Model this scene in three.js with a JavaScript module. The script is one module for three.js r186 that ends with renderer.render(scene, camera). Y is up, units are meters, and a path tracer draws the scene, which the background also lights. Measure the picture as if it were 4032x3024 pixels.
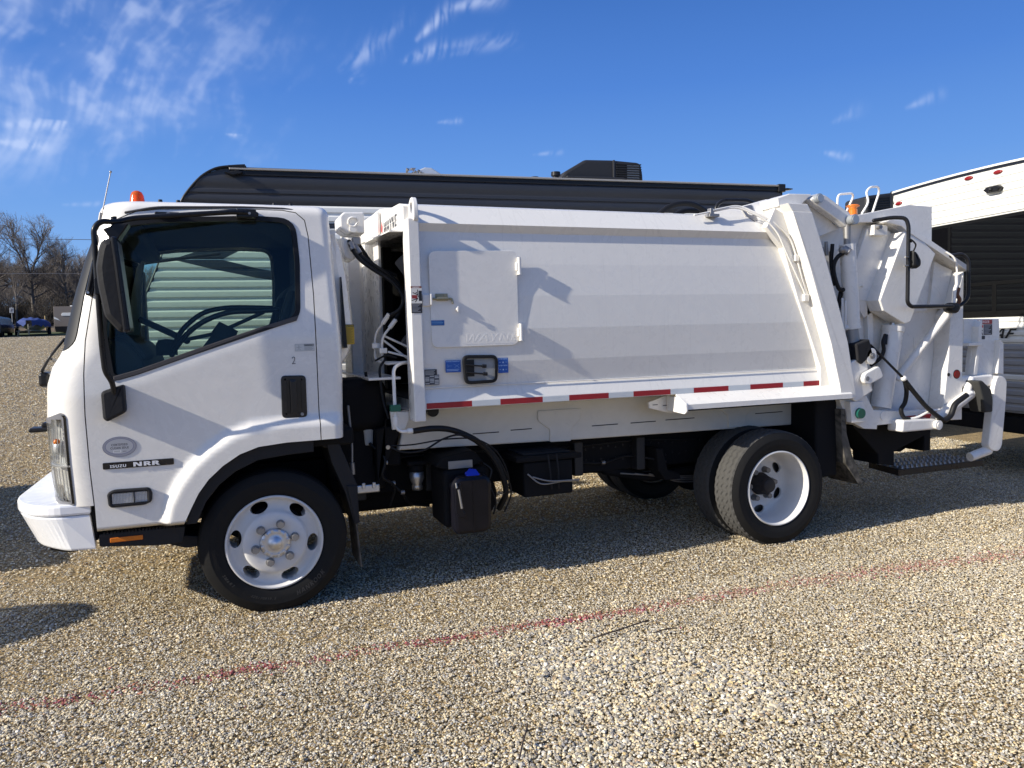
import * as THREE from 'three';
import * as BGU from 'three/addons/utils/BufferGeometryUtils.js';
import { RoundedBoxGeometry } from 'three/addons/geometries/RoundedBoxGeometry.js';
import { ImprovedNoise } from 'three/addons/math/ImprovedNoise.js';
import { Brush, Evaluator, SUBTRACTION, INTERSECTION } from 'three-bvh-csg';

// ---------------------------------------------------------------- camera, sky, sun, exposure
const scene = new THREE.Scene();
const camera = new THREE.PerspectiveCamera(2 * Math.atan(1512 / 3034.9) * 180 / Math.PI, 4 / 3, 0.05, 900);
{
  const yaw = 0.3632, pitch = 0.0648, roll = 0.0265;
  camera.position.set(-0.2486, 1.5097, 5.3758);
  const fw = new THREE.Vector3(Math.sin(yaw) * Math.cos(pitch), -Math.sin(pitch), -Math.cos(yaw) * Math.cos(pitch));
  const r = new THREE.Vector3(Math.cos(yaw), 0, Math.sin(yaw)), u = r.clone().cross(fw);
  // the phone was held turned a little: its own right and up axes
  const R = r.clone().multiplyScalar(Math.cos(roll)).addScaledVector(u, -Math.sin(roll));
  const U = u.clone().multiplyScalar(Math.cos(roll)).addScaledVector(r, Math.sin(roll));
  camera.quaternion.setFromRotationMatrix(new THREE.Matrix4().makeBasis(R, U, fw.clone().negate()));
}
const SUN = new THREE.Vector3(-1, 0.545, 0.112).normalize();
const sun = new THREE.DirectionalLight(new THREE.Color(1, 0.93, 0.81), 5);
sun.position.copy(SUN).multiplyScalar(60); sun.target.position.set(2, 0, 0);
sun.castShadow = true; sun.shadow.mapSize.set(4096, 4096); sun.shadow.radius = 1.2;
Object.assign(sun.shadow.camera, { left: -14, right: 14, top: 14, bottom: -14, near: 1, far: 140 });
scene.add(sun, sun.target);
const EXPOSURE = 1.38;

const P3 = new ImprovedNoise();
const n3 = (x, y, z) => P3.noise(x, y, z);
const fbm = (x, y, z, o = 4) => { let s = 0, a = 0.5; for (let i = 0; i < o; i++) { s += a * n3(x, y, z); x *= 2.03; y *= 2.03; z *= 2.03; a *= 0.5; } return s; };
let seed = 12345;
const rnd = () => { seed = (seed * 1664525 + 1013904223) >>> 0; return seed / 4294967296; };
const rr = (a, b) => a + (b - a) * rnd();
const ss = (a, b, x) => { const t = Math.min(1, Math.max(0, (x - a) / (b - a))); return t * t * (3 - 2 * t); };
const lerp = (a, b, t) => a + (b - a) * t;
const table = (T, v) => { if (v <= T[0][0]) return T[0][1]; for (let i = 1; i < T.length; i++) if (v <= T[i][0]) return lerp(T[i - 1][1], T[i][1], (v - T[i - 1][0]) / (T[i][0] - T[i - 1][0])); return T[T.length - 1][1]; };

{ // clear winter sky with cirrus towards the left
  const W = 4096, H = 2048, data = new Float32Array(W * H * 4);
  const stops = [[0, [0.30, 0.48, 0.74]], [5, [0.215, 0.41, 0.76]], [11, [0.128, 0.305, 0.71]], [17, [0.076, 0.215, 0.61]], [24, [0.046, 0.148, 0.47]], [40, [0.036, 0.125, 0.40]], [90, [0.03, 0.09, 0.31]]];
  const k = 0.82;
  for (let j = 0; j < H; j++) {
    const el = ((j + 0.5) / H - 0.5) * 180, y = Math.sin(el * Math.PI / 180), ce = Math.cos(el * Math.PI / 180);
    const base = [0, 1, 2].map((c) => table(stops.map((s) => [s[0], s[1][c]]), Math.max(0, el)) * k);
    for (let i = 0; i < W; i++) {
      const o = (j * W + i) * 4;
      let r = base[0], g = base[1], b = base[2];
      if (el < -1) { data[o] = 0.2; data[o + 1] = 0.19; data[o + 2] = 0.17; data[o + 3] = 1; continue; }
      const a = ((i + 0.5) / W - 0.5) * 2 * Math.PI, x = Math.cos(a) * ce, z = Math.sin(a) * ce;
      const cs = x * SUN.x + y * SUN.y + z * SUN.z;
      const glow = Math.pow(Math.max(0, cs), 6) * 0.30 + Math.pow(Math.max(0, cs), 60) * 1.2;   // air brightens towards the sun
      r += glow; g += glow; b += glow * 1.02;
      // azimuth from the camera's own heading (0 = where it looks), positive to the right
      if (y > 0.03) {
        const az = Math.atan2(x, -z) - 0.3632;
        let d = az; if (d < -Math.PI) d += 2 * Math.PI; if (d > Math.PI) d -= 2 * Math.PI;
        const deg = d * 180 / Math.PI;
        const px = x / (y + 0.12), pz = z / (y + 0.12);
        // cirrus: combed fibres inside soft patches, thickening to the left
        const wob = fbm(deg * 0.05, el * 0.07, 4.4, 3), u = deg * 0.46 + el * 0.89 + wob * 4, v = -deg * 0.89 + el * 0.46 + wob * 9;
        const fib = fbm(u * 0.16, v * 0.75, 2.3, 5), fine = fbm(u * 0.5, v * 2.6, 8.3, 4);
        const patch = fbm(deg * 0.11 + 3, el * 0.17, 1.9, 4), puff = fbm(deg * 0.45, el * 0.6, 6.1, 4);
        const left = ss(-9, -27, deg) * ss(9.5, 14.5, el + 3 * wob + 0.12 * Math.max(0, -deg - 24));
        const grain = fbm(deg * 1.3 + 2, el * 1.6, 3.7, 4), haze = ss(-0.2, 0.5, patch + 0.3 * fib + 0.25 * ss(-20, -33, deg));
        let dens = left * (0.18 * haze + 0.44 * ss(-0.02, 0.62, patch * 1.0 + fib * 0.5 + fine * 0.3 + puff * 0.5 + grain * 0.35 + 0.24 * ss(-19, -33, deg) - 0.05));
        dens += 0.3 * ss(-55, -110, deg) * ss(8, 20, el) * ss(-0.1, 0.4, fib + patch);      // thicker veil on towards the sun
        const bar = (d0, e0, d1, e1, w, a) => { const lx = d1 - d0, ly = e1 - e0, t = Math.min(1, Math.max(0, ((deg - d0) * lx + (el - e0) * ly) / (lx * lx + ly * ly))), q = Math.hypot(deg - d0 - t * lx, el - e0 - t * ly) / (w * (0.45 + 0.9 * t)); if (q < 3) dens += a * Math.exp(-q * q) * ss(-0.35, 0.25, fine + 0.5 * puff) * (0.35 + 0.65 * ss(0, 0.3, t) * ss(1, 0.8, t) + 0.2); };
        if (deg > -14 && deg < 30 && el > 5) for (const c of [[-6.2, 20.4, -3.8, 22.3, 0.34, 0.6], [-3.8, 22.3, -0.2, 23.0, 0.42, 0.5], [-7.5, 18.9, -4.4, 20.0, 0.38, 0.45], [-4.4, 20.0, 0.6, 20.5, 0.42, 0.2], [-4.6, 19.3, 1.0, 20.3, 0.3, 0.14], [-11.6, 18.4, -8.9, 20.1, 0.5, 0.42], [-8.9, 20.1, -7.0, 21.7, 0.4, 0.2], [-11.0, 17.7, -10.5, 18.1, 0.3, 0.55], [-4.9, 15.1, -3.3, 15.2, 0.15, 0.5], [22.7, 13.4, 24.3, 14.0, 0.3, 0.22], [27.1, 13.7, 28.9, 14.2, 0.26, 0.32], [21.9, 11.6, 23.6, 11.1, 0.2, 0.4], [2.0, 12.8, 4.0, 12.9, 0.13, 0.35]]) bar(...c);
        if (deg < -18 && el < 14) for (const c of [[-19.5, 14.0, -18.8, 14.0, 0.2, 0.9], [-32.5, 13.4, -28.6, 13.9, 0.35, 0.45], [-33, 12.4, -30.4, 12.3, 0.3, 0.5], [-29.6, 8.9, -27.1, 9.1, 0.13, 0.25]]) bar(...c);
        dens = Math.min(0.8, dens) * ss(0.03, 0.1, y);
        const wc = [0.50, 0.58, 0.78];
        r = lerp(r, wc[0] + glow, dens * 0.78); g = lerp(g, wc[1] + glow, dens * 0.78); b = lerp(b, wc[2] + glow, dens * 0.78);
      }
      data[o] = r; data[o + 1] = g; data[o + 2] = b; data[o + 3] = 1;
    }
  }
  const t = new THREE.DataTexture(data, W, H, THREE.RGBAFormat, THREE.FloatType);
  t.mapping = THREE.EquirectangularReflectionMapping; t.magFilter = t.minFilter = THREE.LinearFilter; t.needsUpdate = true;
  scene.background = t; scene.environment = t;
}

// ---------------------------------------------------------------- textures and materials
function noiseTex(size, fn, srgb) {
  const d = new Uint8Array(size * size * 4);
  for (let j = 0; j < size; j++) for (let i = 0; i < size; i++) { const c = fn(i / size, j / size, i, j); d.set([c[0] * 255, c[1] * 255, c[2] * 255, 255].map((v) => Math.max(0, Math.min(255, v))), (j * size + i) * 4); }
  const t = new THREE.DataTexture(d, size, size); t.wrapS = t.wrapT = THREE.RepeatWrapping; t.magFilter = THREE.LinearFilter; t.minFilter = THREE.LinearMipmapLinearFilter; t.generateMipmaps = true;
  if (srgb) t.colorSpace = THREE.SRGBColorSpace; t.needsUpdate = true; return t;
}
const tile = (f, u, v, s) => { // noise that wraps
  const a = Math.cos(u * 2 * Math.PI) * s, b = Math.sin(u * 2 * Math.PI) * s, c = Math.cos(v * 2 * Math.PI) * s, d = Math.sin(v * 2 * Math.PI) * s;
  return fbm(a + 7, b + c * 0.73 + 3, d + 0.61 * c, f);
};
const grimeT = noiseTex(512, (u, v) => { const g = 0.975 + 0.07 * tile(5, u, v, 2.2) - 0.05 * ss(0.24, 0.42, tile(5, u, v, 6)); return [g, g * 0.995, g * 0.985]; }, false);
const dripT = noiseTex(512, (u, v) => { // faint runs left by rain on the paint
  const s = fbm(u * 90, v * 1.3, 3.1, 3), m = ss(0.12, 0.34, s) * ss(-0.25, 0.25, n3(u * 7, v * 3, 9));
  const g = 0.985 - 0.055 * m + 0.03 * tile(4, u, v, 2); return [g, g, g * 0.985];
}, false);
const roughT = noiseTex(256, (u, v) => { const g = 0.62 + 0.5 * tile(5, u, v, 3); return [g, g, g]; }, false);
const dustT = noiseTex(512, (u, v) => { const g = 0.5 + 0.9 * tile(5, u, v, 4); return [g, g, g]; }, false);
const S = (c, o = {}) => new THREE.MeshStandardMaterial({ color: c, roughness: 0.6, ...o });
const lin = (r, g, b) => new THREE.Color().setRGB(r, g, b);
const Mt = {
  paint: new THREE.MeshPhysicalMaterial({ color: lin(0.82, 0.795, 0.74), roughness: 0.42, map: grimeT, roughnessMap: roughT, clearcoat: 0.3, clearcoatRoughness: 0.05, bumpMap: dustT, bumpScale: 0.00012 }),
  body: new THREE.MeshPhysicalMaterial({ color: lin(0.81, 0.79, 0.745), roughness: 0.5, map: grimeT, roughnessMap: roughT, clearcoat: 0.2, clearcoatRoughness: 0.3, bumpMap: dustT, bumpScale: 0.0002 }),
  panel: new THREE.MeshPhysicalMaterial({ color: lin(0.78, 0.76, 0.72), roughness: 0.5, map: dripT, roughnessMap: roughT, clearcoat: 0.2, clearcoatRoughness: 0.3, bumpMap: dustT, bumpScale: 0.0002 }),
  bumper: S(lin(0.8, 0.81, 0.83), { roughness: 0.35, map: grimeT, roughnessMap: roughT }),
  rim: S(lin(0.70, 0.69, 0.665), { roughness: 0.45, map: grimeT }),
  under: S(lin(0.66, 0.64, 0.58), { roughness: 0.7, map: grimeT }),
  black: new THREE.MeshPhysicalMaterial({ color: lin(0.0135, 0.0135, 0.0150), specularIntensity: 0.5, roughness: 0.55, roughnessMap: roughT }),
  gloss: S(lin(0.012, 0.012, 0.014), { roughness: 0.22 }),
  plastic: new THREE.MeshPhysicalMaterial({ color: lin(0.0180, 0.0180, 0.0195), specularIntensity: 0.5, roughness: 0.62, bumpMap: dustT, bumpScale: 0.001 }),
  chassis: new THREE.MeshPhysicalMaterial({ color: lin(0.009, 0.009, 0.010), roughness: 0.8, specularIntensity: 0.35 }),
  tyre: new THREE.MeshPhysicalMaterial({ color: lin(0.0097, 0.0094, 0.0090), specularIntensity: 0.5, roughness: 0.72, bumpMap: dustT, bumpScale: 0.001 }),
  tread: S(lin(0.062, 0.06, 0.056), { roughness: 0.95, bumpMap: dustT, bumpScale: 0.002 }),
  rubber: new THREE.MeshPhysicalMaterial({ color: lin(0.0112, 0.0112, 0.0120), specularIntensity: 0.5, roughness: 0.5 }),
  sill: S(lin(0.06, 0.055, 0.055), { roughness: 0.5 }),
  steel: S(lin(0.5, 0.5, 0.5), { roughness: 0.35, metalness: 1 }),
  dull: S(lin(0.32, 0.31, 0.30), { roughness: 0.5, metalness: 0.8 }),
  alu: S(lin(0.62, 0.63, 0.65), { roughness: 0.4, metalness: 0.9 }),
  rust: S(lin(0.12, 0.055, 0.03), { roughness: 0.9 }),
  trim: S(lin(0.035, 0.037, 0.04), { roughness: 0.9 }),
  seat: S(lin(0.09, 0.092, 0.10), { roughness: 0.95 }),
  dash: S(lin(0.03, 0.032, 0.036), { roughness: 0.8 }),
  glass: new THREE.MeshPhysicalMaterial({ color: lin(0.82, 0.89, 0.84), roughness: 0.01, specularIntensity: 0.4, transmission: 1, thickness: 0, ior: 1.5 }),
  lens: new THREE.MeshPhysicalMaterial({ color: lin(0.95, 0.95, 0.93), roughness: 0.04, transmission: 1, thickness: 0, ior: 1.5 }),
  amber: new THREE.MeshPhysicalMaterial({ color: lin(1.0, 0.22, 0.02), roughness: 0.1, transmission: 0.65, thickness: 0, ior: 1.49 }),
  orange: S(lin(0.62, 0.16, 0.01), { roughness: 0.25 }),
  redlens: S(lin(0.22, 0.012, 0.012), { roughness: 0.2 }),
  greenlens: S(lin(0.012, 0.095, 0.07), { roughness: 0.2 }),
  redTape: S(lin(0.33, 0.012, 0.02), { roughness: 0.3, map: grimeT }),
  whiteTape: S(lin(0.62, 0.66, 0.68), { roughness: 0.3, map: grimeT }),
  blueCap: S(lin(0.01, 0.03, 0.42), { roughness: 0.4 }),
  yellow: S(lin(0.5, 0.36, 0.02), { roughness: 0.6 }),
  gusset: S(lin(0.62, 0.60, 0.53), { roughness: 0.6, map: grimeT }),
  reservoir: new THREE.MeshPhysicalMaterial({ color: lin(0.6, 0.62, 0.6), roughness: 0.5, transmission: 0.3, thickness: 0 }),
  flapDust: S(lin(0.16, 0.145, 0.12), { roughness: 0.95, map: dustT }),
};

// ---------------------------------------------------------------- geometry helpers
const V = (x, y, z) => new THREE.Vector3(x, y, z);
const box = (x0, x1, y0, y1, z0, z1, r = 0.006, seg = 2) => { const w = x1 - x0, h = y1 - y0, d = z1 - z0; return new RoundedBoxGeometry(w, h, d, seg, Math.min(r, w / 2.01, h / 2.01, d / 2.01)).translate((x0 + x1) / 2, (y0 + y1) / 2, (z0 + z1) / 2); };
const shapeOf = (pts, holes = []) => { const s = new THREE.Shape(pts.map((p) => new THREE.Vector2(p[0], p[1]))); for (const h of holes) s.holes.push(new THREE.Path(h.map((p) => new THREE.Vector2(p[0], p[1])))); return s; };
function prism(pts, z0, z1, bevel = 0, holes = []) { // outline in x,y pushed along z
  const b = Math.min(bevel, (z1 - z0) * 0.49);
  const g = new THREE.ExtrudeGeometry(shapeOf(pts, holes), { depth: z1 - z0 - 2 * b, bevelEnabled: b > 0, bevelSize: b, bevelThickness: b, bevelOffset: -b, bevelSegments: 2, curveSegments: 12 });
  return g.translate(0, 0, z0 + b);
}
const prismX = (zy, x0, x1, bevel = 0, holes = []) => prism(zy.map((p) => [-p[0], p[1]]), x0, x1, bevel, holes.map((h) => h.map((p) => [-p[0], p[1]]))).rotateY(Math.PI / 2);
const prismY = (xz, y0, y1, bevel = 0) => prism(xz, -y1, -y0, bevel).rotateX(Math.PI / 2);
function smoothLine(pts, r) { // rounds the corners of a polyline
  const P = pts.map((p) => V(...p)), out = [P[0]];
  for (let i = 1; i < P.length - 1; i++) {
    const a = P[i - 1], b = P[i], c = P[i + 1], la = a.distanceTo(b), lc = c.distanceTo(b), q = Math.min(r, la * 0.48, lc * 0.48);
    const s = b.clone().lerp(a, q / la), e = b.clone().lerp(c, q / lc);
    for (let k = 0; k <= 6; k++) { const t = k / 6; out.push(s.clone().multiplyScalar((1 - t) ** 2).addScaledVector(b, 2 * t * (1 - t)).addScaledVector(e, t * t)); }
  }
  out.push(P[P.length - 1]); return out;
}
class Poly extends THREE.Curve { constructor(p) { super(); this.p = p; const l = [0]; for (let i = 1; i < p.length; i++) l.push(l[i - 1] + p[i].distanceTo(p[i - 1])); this.l = l; } getPoint(t, o = new THREE.Vector3()) { const L = this.l, s = t * L[L.length - 1]; let i = 1; while (i < L.length - 1 && L[i] < s) i++; return o.copy(this.p[i - 1]).lerp(this.p[i], Math.min(1, (s - L[i - 1]) / Math.max(1e-9, L[i] - L[i - 1]))); } }
function pipe(pts, rad, bend = 0.05, radial = 10) { const p = smoothLine(pts, bend); const g = new THREE.TubeGeometry(new Poly(p), Math.min(160, p.length * 3), rad, radial); return BGU.mergeGeometries([g, ...[p[0], p[p.length - 1]].map((q) => new THREE.SphereGeometry(rad * 0.995, 8, 6).translate(q.x, q.y, q.z))]); }
function hose(pts, rad, radial = 10) { return new THREE.TubeGeometry(new THREE.CatmullRomCurve3(pts.map((p) => V(...p)), false, 'centripetal'), pts.length * 8, rad, radial); }
function rod(a, b, r0, r1 = r0, seg = 20) { const A = V(...a), B = V(...b), d = B.clone().sub(A); const g = new THREE.CylinderGeometry(r1, r0, d.length(), seg); g.applyQuaternion(new THREE.Quaternion().setFromUnitVectors(V(0, 1, 0), d.clone().normalize())); const m = A.add(B).multiplyScalar(0.5); return g.translate(m.x, m.y, m.z); }
const latheZ = (prof, seg = 72) => new THREE.LatheGeometry(prof.map((p) => new THREE.Vector2(p[0], p[1])), seg).rotateX(Math.PI / 2); // (r, z)
function boxUV(g) {
  const p = g.attributes.position, n = g.attributes.normal, uv = new Float32Array(p.count * 2);
  for (let i = 0; i < p.count; i++) { const ax = Math.abs(n.getX(i)), ay = Math.abs(n.getY(i)), az = Math.abs(n.getZ(i)), x = p.getX(i), y = p.getY(i), z = p.getZ(i); const q = ay > ax && ay > az ? [x, z] : ax > az ? [z, y] : [x, y]; uv[i * 2] = q[0]; uv[i * 2 + 1] = q[1]; }
  g.setAttribute('uv', new THREE.BufferAttribute(uv, 2)); return g;
}
function join(geos) {
  const list = (Array.isArray(geos) ? geos : [geos]).map((g) => { const q = g.index ? g.toNonIndexed() : g.clone(); for (const k of Object.keys(q.attributes)) if (!['position', 'normal'].includes(k)) q.deleteAttribute(k); q.clearGroups?.(); return q; });
  return boxUV(BGU.mergeGeometries(list));
}
function part(name, geos, mat, parent, label) { const m = new THREE.Mesh(join(geos), mat); m.name = name; m.castShadow = m.receiveShadow = true; if (label) m.userData.label = label; parent.add(m); return m; }
function parts(name, geos, mat, parent) { return geos.map((g) => part(name, g, mat, parent)); }
const used = {};
function numbered(n) { if (!(n in used)) { used[n] = 0; return n; } used[n]++; return n + '_' + String(used[n]).padStart(3, '0'); }
function thing(name, label, category, pos = [0, 0, 0], turn = 0, group) { const o = new THREE.Group(); o.name = numbered(name); o.position.set(...pos); o.rotation.y = turn; o.userData = { label, category }; if (group) o.userData.group = group; scene.add(o); return o; }
function decal(name, w, h, px, draw, parent, pos, rotY = 0, rough = 0.5, rotZ = 0) { // flat print: a thin plate with lettering
  const c = document.createElement('canvas'); c.width = px; c.height = Math.max(16, Math.round(px * h / w)); const x = c.getContext('2d'); draw(x, c.width, c.height);
  const t = new THREE.CanvasTexture(c); t.colorSpace = THREE.SRGBColorSpace;
  const m = new THREE.Mesh(new THREE.PlaneGeometry(w, h), new THREE.MeshStandardMaterial({ map: t, roughness: rough, transparent: true, alphaTest: 0.5 })); m.name = name; m.position.set(...pos); m.rotation.set(0, rotY, rotZ); m.receiveShadow = true; parent.add(m); return m;
}
const ring = (cx, cy, rx, ry, n = 24) => Array.from({ length: n }, (_, i) => [cx + rx * Math.cos(i / n * 2 * Math.PI), cy + ry * Math.sin(i / n * 2 * Math.PI)]);
const rrect = (x0, x1, y0, y1, r, n = 5) => { const o = []; for (const [cx, cy, a] of [[x1 - r, y1 - r, 0], [x0 + r, y1 - r, 1], [x0 + r, y0 + r, 2], [x1 - r, y0 + r, 3]]) for (let i = 0; i <= n; i++) { const t = (a + i / n) * Math.PI / 2; o.push([cx + r * Math.cos(t), cy + r * Math.sin(t)]); } return o; };
function offset(poly, d) { // moves a closed outline outwards
  let A = 0; poly.forEach((p, i) => { const q = poly[(i + 1) % poly.length]; A += p[0] * q[1] - q[0] * p[1]; }); const s = A > 0 ? 1 : -1;
  return poly.map((p, i) => { const a = poly[(i + poly.length - 1) % poly.length], b = poly[(i + 1) % poly.length]; let e1 = [p[0] - a[0], p[1] - a[1]], e2 = [b[0] - p[0], b[1] - p[1]]; const l1 = Math.hypot(...e1), l2 = Math.hypot(...e2); const n1 = [e1[1] / l1 * s, -e1[0] / l1 * s], n2 = [e2[1] / l2 * s, -e2[0] / l2 * s]; let nx = n1[0] + n2[0], ny = n1[1] + n2[1]; const q = Math.max(0.6, 1 + n1[0] * n2[0] + n1[1] * n2[1]); return [p[0] + nx * d / q, p[1] + ny * d / q]; });
}
function roundPoly(poly, r) { const out = []; const N = poly.length; poly.forEach((b, i) => { const a = poly[(i + N - 1) % N], c = poly[(i + 1) % N]; const rad = b[2] ?? r; const la = Math.hypot(a[0] - b[0], a[1] - b[1]), lc = Math.hypot(c[0] - b[0], c[1] - b[1]), q = Math.min(rad, la * 0.45, lc * 0.45); const s = [lerp(b[0], a[0], q / la), lerp(b[1], a[1], q / la)], e = [lerp(b[0], c[0], q / lc), lerp(b[1], c[1], q / lc)]; for (let k = 0; k <= 5; k++) { const t = k / 5; out.push([(1 - t) ** 2 * s[0] + 2 * t * (1 - t) * b[0] + t * t * e[0], (1 - t) ** 2 * s[1] + 2 * t * (1 - t) * b[1] + t * t * e[1]]); } }); return out; }

// ---------------------------------------------------------------- the ground
const gh = (x, z) => { const t = -z - 4; return 0.042 * (t + Math.sqrt(t * t + 1.2)) / 2 - 0.0028; };
const wav = (x, z) => 0.012 * fbm(x * 0.45, 0.3, z * 0.45, 3) * ss(1.1, 2.2, Math.abs(z) > 1.3 ? Math.abs(z) : 0) ;
const stoneT = noiseTex(1024, (u, v, i, j) => { // crushed stone seen from too far to tell the pieces apart
  const f = tile(3, u, v, 3), c = n3(u * 150, v * 150, 2.2), d = n3(u * 260, v * 260, 8.1), k = n3(u * 90, v * 90, 5.5);
  const g = 0.60 + 0.16 * f + 0.30 * c + 0.24 * d; const w = 0.5 + 0.5 * k;
  return [g * (1.02 + 0.05 * w), g * 0.93, g * (0.76 - 0.12 * w)];
}, true);
const stoneB = noiseTex(512, (u, v) => { const g = 0.5 + 0.5 * n3(u * 90, v * 90, 1.2) + 0.3 * n3(u * 170, v * 170, 4); return [g, g, g]; }, false);
function sheet(name, xs, zs, y, mat, uvS, tagKind = 'structure') {
  const p = [], uv = [], ix = [];
  for (const z of zs) for (const x of xs) { p.push(x, y(x, z), z); uv.push(x * uvS, z * uvS); }
  for (let j = 0; j < zs.length - 1; j++) for (let i = 0; i < xs.length - 1; i++) { const a = j * xs.length + i, b = a + 1, c = a + xs.length, d = c + 1; ix.push(a, c, b, b, c, d); }
  const g = new THREE.BufferGeometry(); g.setAttribute('position', new THREE.Float32BufferAttribute(p, 3)); g.setAttribute('uv', new THREE.Float32BufferAttribute(uv, 2)); g.setIndex(ix); g.computeVertexNormals();
  const m = new THREE.Mesh(g, mat); m.name = name; m.receiveShadow = true; m.userData.kind = tagKind; scene.add(m); return m;
}
const span = (a, b, s) => { const o = []; for (let v = a; v < b - 1e-6; v += s) o.push(v); o.push(b); return o; };
{
  const xs = [...span(-260, -30, 23), ...span(-24, -5, 1.9), ...span(-4.6, 9, 0.2), ...span(10, 30, 2), ...span(40, 300, 26)];
  const zs = [...span(-300, -60, 12), ...span(-57, -8, 1.75), ...span(-7.6, 5, 0.2), ...span(6, 40, 4)].filter((v, i, a) => !i || v > a[i - 1] + 1e-6);
  sheet('ground', xs, zs, (x, z) => gh(x, z) - 0.012 + wav(x, z), S(lin(0.70, 0.655, 0.575), { map: stoneT, roughness: 0.95, bumpMap: stoneB, bumpScale: 0.006 }), 1 / 1.9);
  const gx = [...span(-120, 80, 5)];
  const grassT = noiseTex(256, (u, v) => { const g = 0.5 + 0.5 * n3(u * 60, v * 60, 3); return [0.30 + 0.2 * g, 0.36 + 0.2 * g, 0.14 + 0.1 * g]; }, true);
  const gr = sheet('grass_verge', gx, span(-67, -57.6, 1), (x, z) => gh(x, z) + 0.015, S(lin(0.34, 0.34, 0.3), { map: grassT, roughness: 1 }), 0.5, 'stuff'); gr.userData.label = 'dull green strip of winter grass between the gravel lot and the road'; gr.userData.category = 'grass';
  sheet('road', gx, span(-83, -67, 2), (x, z) => gh(x, z) + 0.02, S(lin(0.36, 0.31, 0.25), { roughness: 0.95, map: stoneT }), 0.2);
  sheet('leaf_litter', gx, span(-175, -83, 4), (x, z) => gh(x, z) + 0.03, S(lin(0.075, 0.055, 0.04), { roughness: 1, map: dustT }), 0.15, 'stuff').userData.label = 'brown leaf covered ground under the bare trees'; scene.children[scene.children.length - 1].userData.category = 'ground cover';
}
{ // loose stones: real pieces, joined as one stuff object
  const kinds = [];
  for (let k = 0; k < 6; k++) {
    const g = new THREE.IcosahedronGeometry(1, k < 1 ? 1 : 0), p = g.attributes.position; const seen = new Map();
    for (let i = 0; i < p.count; i++) { const key = [p.getX(i), p.getY(i), p.getZ(i)].map((v) => v.toFixed(3)).join(); if (!seen.has(key)) seen.set(key, [rr(0.5, 1.25), rr(0.45, 1.15), rr(0.5, 1.25)]); const s = seen.get(key); p.setXYZ(i, p.getX(i) * s[0], p.getY(i) * s[1] * 0.7, p.getZ(i) * s[2]); }
    g.computeVertexNormals(); kinds.push(g);
  }
  const lists = kinds.map(() => []), reds = [[], []];
  const lineZ = (x) => table([[-2.5, 1.68], [-1.2, 1.665], [0, 1.70], [0.8, 1.72], [1.9, 1.763], [3.15, 1.79], [4.6, 1.91], [6.5, 2.02], [9, 2.1]], x);
  const q = new THREE.Quaternion(), m = new THREE.Matrix4(), e = new THREE.Euler();
  const tints = [[0.58, 0.48, 0.31], [0.50, 0.43, 0.30], [0.62, 0.54, 0.38], [0.42, 0.38, 0.30], [0.36, 0.34, 0.31], [0.62, 0.59, 0.51], [0.58, 0.45, 0.22], [0.24, 0.21, 0.17], [0.70, 0.64, 0.48], [0.44, 0.32, 0.20]];
  function scatter(x0, x1, z0, z1, dens, base) {
    const N = Math.round((x1 - x0) * (z1 - z0) * dens);
    for (let i = 0; i < N; i++) {
      const x = rr(x0, x1), z = rr(z0, z1);
      const patch = fbm(x * 0.7 + 5, 2.2, z * 0.7, 3), coarse = ss(-0.05, 0.5, 0.8 * patch + 0.17 * (z - 1.95) - 0.13 * Math.max(0, x - 1.0));
      let s = base * Math.exp(rr(-0.62, 0.5)) * (0.60 + 0.95 * coarse * rnd());
      if (rnd() < 0.012 * (0.3 + coarse)) s *= rr(1.3, 2.1);
      if (rnd() > 0.62 + 0.5 * Math.max(0, 1 - coarse * 0.3)) continue;
      e.set(rr(-0.5, 0.5), rr(0, 6.283), rr(-0.5, 0.5)); q.setFromEuler(e);
      m.compose(V(x, gh(x, z) + wav(x, z) - 0.006 + s * rr(0.0, 0.55), z), q, V(s * rr(0.75, 1.3), s * rr(0.7, 1.05), s * rr(0.75, 1.2)));
      const dl = Math.abs(z - lineZ(x) - 0.03 * n3(x * 3, 1, 2)), wide = 0.045 + 0.035 * ss(1.5, 4, x);
      const wear = 0.5 + 0.9 * n3(x * 2.3, 4, 7) + 0.3 * ss(0.6, 1.3, x) * ss(2.2, 1.5, x);
      if (rnd() < Math.exp(-((dl / wide) ** 2)) * Math.max(0.45, wear) * 0.9 || (rnd() < 0.0006 && dl < 0.5)) { const c = rr(0.55, 1.15), f = Math.min(0.9, 0.12 + 0.75 * ss(1.3, 2.6, x)) * rnd(); reds[i & 1].push([m.clone(), [lerp(0.36 * c, 0.46, f), lerp(0.045 * c + rr(0, 0.09), 0.36, f), lerp(0.05 * c + rr(0, 0.08), 0.26, f)]]); continue; }
      const t = tints[Math.floor(rnd() * (rnd() < 0.75 ? 6 : 10))], c = 1.13 * rr(0.56, 1.22) * (1 - 0.12 * ss(0.0, 0.4, fbm(x * 0.5, 9, z * 0.5, 3)));
      lists[Math.floor(rnd() * 6)].push([m.clone(), [t[0] * c * 0.99, t[1] * c * 0.97, t[2] * c * 0.93]]);
    }
  }
  scatter(-2.2, 5.2, 1.5, 3.9, 13500, 0.0074);
  scatter(-3.4, 7.6, -0.2, 1.5, 8000, 0.0078);
  scatter(5.2, 8.2, 1.5, 3.4, 6000, 0.008);
  scatter(-4.5, 8.5, -3.2, -0.2, 2200, 0.011);
  scatter(-6.5, -1.0, -12, -3.2, 1100, 0.014);
  scatter(-13, -1.5, -34, -12, 230, 0.024);
  scatter(-24, -3, -57, -34, 130, 0.026);
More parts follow.
